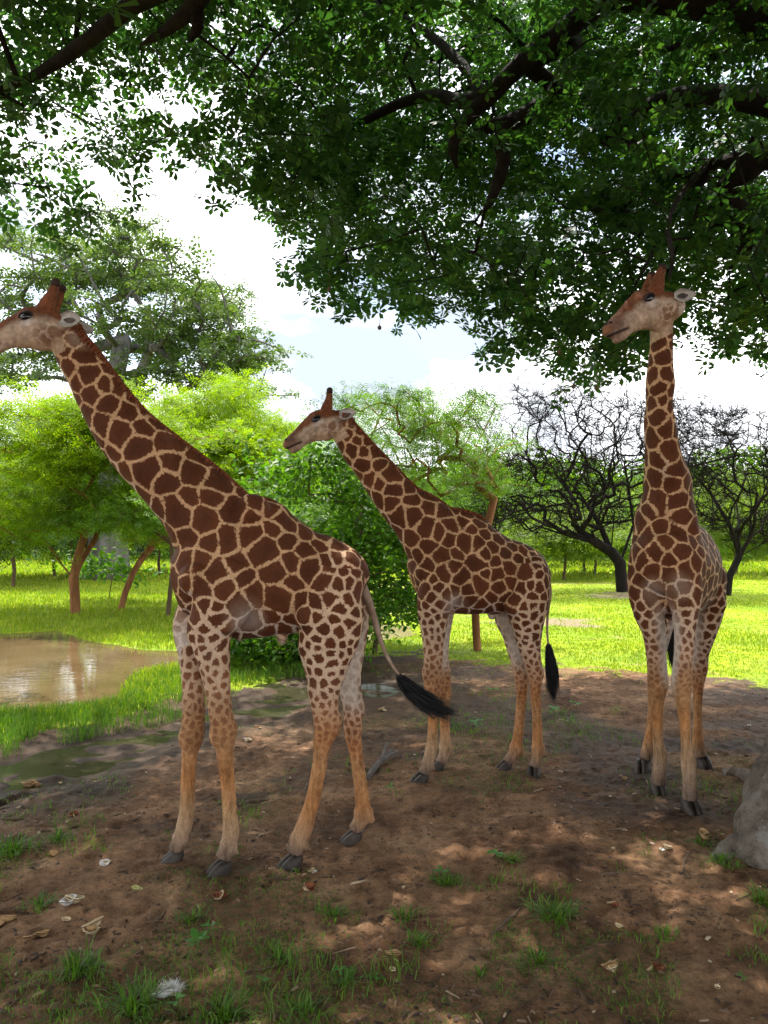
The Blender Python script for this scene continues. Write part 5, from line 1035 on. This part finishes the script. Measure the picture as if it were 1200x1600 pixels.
# fruit husks, shells, fluff
HUSK = simple('pale_husk', (.42, .30, .16), (.72, .60, .40), 25, .8, .6, .006); HUSKR = simple('red_brown_husk', (.14, .04, .015), (.34, .12, .05), 25, .7, .6, .006)
HUSKT = simple('tan_husk', (.30, .17, .07), (.52, .34, .17), 25, .8, .6, .006); FLUFF = simple('white_fluff', (.62, .60, .58), (.85, .83, .82), 30, .9, .4, .004); SEED = simple('yellow_green_fruit', (.40, .42, .10), (.66, .64, .30), 18, .7, .4, .004)
def shell(seed, n=10, m=6, cup=1.0):                    # torn, cupped piece of rind with thickness
    r_ = np.random.default_rng(seed); V = []; ed = 1+r_.normal(0, .16, n)
    for lay in (0, 1):
        for i in range(m):
            t = i/(m-1)
            for j in range(n):
                a = 2*math.pi*j/n; rr = t*ed[j]*(1-.08*lay); V.append((rr*math.cos(a), rr*.7*math.sin(a), cup*.55*t*t+(.10 if lay else 0)+r_.normal(0, .03)))
    F = []
    for lay in (0, 1):
        for i in range(m-1):
            for j in range(n):
                b = lay*m*n; q = (b+i*n+j, b+i*n+(j+1) % n, b+(i+1)*n+(j+1) % n, b+(i+1)*n+j); F.append(q if lay else q[::-1])
    for j in range(n): a, b = (m-1)*n+j, (m-1)*n+(j+1) % n; F.append((a, b, b+m*n, a+m*n))
    return np.array(V), F
def litter(u, v, kind_, size, label, cat, seed, pieces=3):
    c = gnd(u, v); c[2] = zg(c[0], c[1]); r_ = np.random.default_rng(seed); root = empty('fruit_husk' if kind_ != 'fluff' else 'seed_fluff', c); tag(root, label, cat, 'fruit litter on the mud')
    mats = {'pale': (HUSK, HUSKT), 'red': (HUSKR, HUSK), 'tan': (HUSKT, HUSKT), 'white': (HUSK, FLUFF), 'green': (SEED, HUSK), 'fluff': (FLUFF, HUSK)}[kind_]
    for k in range(pieces):
        V, F = shell(seed*7+k, 10, 5, r_.uniform(.6, 1.4)); s_ = size*r_.uniform(.65, 1.05); A_ = Matrix.Rotation(r_.uniform(0, 6.3), 3, 'Z') @ Matrix.Rotation(r_.uniform(-.9, .9) if k else .2, 3, 'X'); V = V@np.array(A_).T*s_; V = V+np.array((r_.normal(0, .45*size), r_.normal(0, .4*size), 0)); V[:, 2] += -V[:, 2].min()-.003
        obj('rind', mesh_from('rind', V, F, mats[0] if k != 1 else mats[1]), root)
    if kind_ == 'fluff':
        V = []; F = []
        for q in range(1100):
            b = np.array((r_.normal(0, .022), r_.normal(0, .022), .012)); d = r_.normal(0, 1, 3); d[2] = abs(d[2])*.8; d /= np.linalg.norm(d); w_ = np.cross(d, r_.normal(0, 1, 3)); w_ /= np.linalg.norm(w_); k = len(V); V += [b-w_*.0012, b+w_*.0012, b+d*size*r_.uniform(.25, 1.1)]; F.append((k, k+1, k+2))
        obj('fibres', mesh_from('fibres', V, F, FLUFF, False), root)
    return root
LIT = [(110, 1420, 'white', .060, 'crumpled pale husk with white torn rim, upper one of the left pair', 'husk', 4), (147, 1462, 'pale', .062, 'broad ragged cream husk below the crumpled one at left', 'husk', 4), (105, 1445, 'white', .030, 'thin white scrap between the two left husks', 'fluff', 1), (267, 1555, 'fluff', .048, 'tuft of white fluff with cream shell near the bottom edge', 'seed fluff', 3),
       (213, 1393, 'green', .042, 'yellow-green fruit piece in the left weeds', 'fruit', 3), (165, 1355, 'white', .034, 'small white husk left of the front giraffe\'s hooves', 'husk', 2), (85, 1343, 'tan', .034, 'tan husk below the puddle, left of the small white one', 'husk', 2), (118, 1282, 'red', .045, 'orange-brown husk just below the puddle', 'husk', 3),
       (340, 1406, 'red', .042, 'red-brown husk with pale heart in the centre left', 'husk', 3), (483, 1393, 'red', .042, 'red-brown split husk below the front giraffe\'s hind hooves', 'husk', 3), (490, 1367, 'white', .030, 'small upright white shell above the split red husk', 'husk', 2), (950, 1520, 'pale', .050, 'twisted cream husk standing in the lower right', 'husk', 3),
       (1030, 1522, 'red', .046, 'dark red husk with a white core at lower right', 'husk', 3), (1118, 1546, 'white', .022, 'tiny white shell in the lower right corner', 'husk', 2), (1095, 1312, 'tan', .060, 'round tan half shell before the grey root', 'husk', 2), (1040, 1331, 'white', .040, 'pair of cream shell pieces left of the round half shell', 'husk', 2),
       (977, 1221, 'pale', .036, 'pale yellow shell near the right giraffe\'s front hoof', 'husk', 2), (957, 1329, 'white', .020, 'tiny white shell right of centre', 'husk', 1), (613, 1508, 'tan', .034, 'tan husk low in the centre', 'husk', 2), (610, 1527, 'white', .024, 'pale fragment below the low centre husk', 'husk', 1), (630, 1395, 'white', .018, 'small white chip above the centre tuft', 'husk', 1),
       (53, 1222, 'tan', .06, 'brownish husk floating at the left end of the puddle', 'husk', 3), (95, 1219, 'white', .028, 'white chip right of the floating husk', 'husk', 1), (385, 1159, 'white', .045, 'white husk by the front giraffe\'s knee', 'husk', 3), (385, 1097, 'white', .035, 'white husk in the puddle behind the front giraffe', 'husk', 2), (596, 1112, 'pale', .055, 'cream husk pair behind the front giraffe\'s tail', 'husk', 3),
       (229, 1209, 'white', .024, 'white chip on the mud at left of the front legs', 'husk', 1), (1170, 1135, 'white', .036, 'white husk in the dark shade at right', 'husk', 2), (1148, 1133, 'white', .026, 'flat white scrap beside the shaded white husk', 'husk', 1), (403, 1140, 'tan', .028, 'small tan nut by the front giraffe\'s knee', 'husk', 2), (663, 1223, 'white', .022, 'white chip under the middle giraffe\'s front hoof', 'husk', 1),
       (672, 1287, 'white', .018, 'white chip on bare mud at centre', 'husk', 1), (745, 1349, 'tan', .022, 'little tan chip above the leafy centre tuft', 'husk', 1), (60, 1470, 'tan', .04, 'tan husk at far left of the ragged pair', 'husk', 2), (8, 1445, 'tan', .06, 'brown husk cut by the left edge', 'husk', 2), (1173, 1113, 'white', .03, 'white scrap deepest in the shade at right', 'husk', 1), (958, 1420, 'red', .03, 'dark crumb of bark right of the widest tuft', 'bark', 2), (966, 1453, 'red', .028, 'dark fragment below the bark crumb', 'bark', 2)]
for k, (u, v, kd_, s_, lab, cat, pc_) in enumerate(LIT): litter(u, v, kd_, s_, lab, cat, 300+k, pc_)
# seedlings with broad leaves
L_SEED = leafmat('seedling_leaf', (.05, .17, .03), (.07, .22, .035), (.09, .26, .04), .35)
def seedling(u, v, n, size, label, seed, h=.07):
    c = gnd(u, v); c[2] = zg(c[0], c[1])-.004; r_ = np.random.default_rng(seed); root = empty('seedling', c); tag(root, label, 'seedling', 'seedlings on the mud')
    V, F = tube(np.array([(0, 0, 0), (.005, 0, h*.6), (.0, .004, h)]), .0025, None, (0, 1, 0), 6); obj('stem', mesh_from('stem', V, F, L_SEED), root)
    Vb = np.array([(0, 0, 0), (.25, .16, .04), (.6, .26, .05), (.85, .14, .01), (1, 0, -.05), (.85, -.14, .01), (.6, -.26, .05), (.25, -.16, .04), (.5, 0, .0)]); Fb = [(0, 1, 8), (1, 2, 8), (2, 3, 8), (3, 4, 8), (4, 5, 8), (5, 6, 8), (6, 7, 8), (7, 0, 8)]
    for k in range(n):
        a = 2*math.pi*k/n+r_.normal(0, .25); M_ = Matrix.Rotation(a, 3, 'Z') @ Matrix.Rotation(r_.uniform(-.5, .1), 3, 'Y'); obj('leaf', mesh_from('leaf', Vb@np.array(M_).T*size*r_.uniform(.75, 1.1)+(0, 0, h*r_.uniform(.5, 1)), Fb, L_SEED, False), root)
seedling(308, 1497, 6, .085, 'bright broad-leaved seedling above the white fluff', 1, .09); seedling(325, 1468, 4, .05, 'small seedling above the broad-leaved one', 2); seedling(530, 1532, 5, .04, 'tiny round-leaved seedling in the lower centre', 3, .04); seedling(545, 1528, 4, .035, 'second tiny seedling beside the round-leaved one', 4, .03)
seedling(775, 1348, 5, .07, 'leafy seedling on the mud right of the centre tuft', 5); seedling(690, 1377, 7, .065, 'leafy seedling inside the centre tuft', 6); seedling(588, 1541, 4, .05, 'seedling low in the centre, right of the tiny pair', 7, .04); seedling(770, 1085, 7, .10, 'green seedling behind the middle giraffe\'s hind legs', 8, .1)
seedling(745, 1150, 7, .10, 'upright leafy seedling between the middle giraffe\'s legs', 9, .14); seedling(610, 1240, 5, .05, 'seedling right of the dead branch', 10); seedling(410, 1545, 5, .045, 'seedling low in the centre left', 11, .04); seedling(865, 1118, 7, .11, 'leafy seedling under the middle giraffe\'s tail', 12, .12); seedling(900, 1110, 7, .10, 'leafy seedling right of the middle giraffe\'s tail', 13, .12); seedling(275, 1580, 4, .05, 'seedling at the bottom edge by the white fluff', 14, .05); seedling(1160, 1540, 4, .03, 'tiny seedling in the lower right corner', 15, .03)

# crumbs of bark, leaf litter and twigs strewn over the mud
rg = np.random.default_rng(91); nC = 9000; yy = 2.2*(13/2.2)**rg.random(nC); xx = (rg.random(nC)*2-1)*(.56*yy+.3); k = (rg.random(nC) < np.clip((fbm(xx*1.5+9, yy*1.5, 4)-.38)*4, .1, 1)) & (np.minimum(*sd_all(xx, yy)[:2]) > .0); xx, yy = xx[k], yy[k]
n = len(xx); th = rg.uniform(0, 6.28, n); ln = rg.uniform(.004, .030, n)*np.where(rg.random(n) < .12, 2.6, 1); wd = np.where(ln > .03, .0028, rg.uniform(.003, .010, n)); h = rg.uniform(.003, .010, n); z0 = height(xx, yy)
dx, dy = np.cos(th), np.sin(th); B = np.array([(-1, -1, 0), (1, -1, 0), (1, 1, 0), (-1, 1, 0), (-.7, -.6, 1), (.8, -.7, 1), (.6, .7, 1), (-.8, .6, 1)])
V = np.stack([xx[:, None]+dx[:, None]*B[None, :, 0]*ln[:, None]-dy[:, None]*B[None, :, 1]*wd[:, None], yy[:, None]+dy[:, None]*B[None, :, 0]*ln[:, None]+dx[:, None]*B[None, :, 1]*wd[:, None], z0[:, None]-.002+B[None, :, 2]*h[:, None]+rg.normal(0, .0015, (n, 8))], 2).reshape(-1, 3)
F = ((np.arange(n)*8)[:, None, None]+np.array([(0, 1, 5, 4), (1, 2, 6, 5), (2, 3, 7, 6), (3, 0, 4, 7), (4, 5, 6, 7)])[None]).reshape(-1, 4)
m, t, p, o = new_mat('litter_crumbs'); gm = t.nodes.new('ShaderNodeNewGeometry'); t.links.new(ramp(t, gm.outputs['Random Per Island'], [(0, (.03, .016, .010)), (.45, (.07, .038, .022)), (.75, (.15, .085, .05)), (.93, (.28, .18, .11)), (1, (.5, .4, .28))]), p.inputs['Base Color']); p.inputs['Roughness'].default_value = .9
tag(obj('leaf_litter', mesh_from('leaf_litter', V, F, m, False)), 'dark crumbs of bark, twig and leaf strewn over the mud', 'litter', kind='stuff')
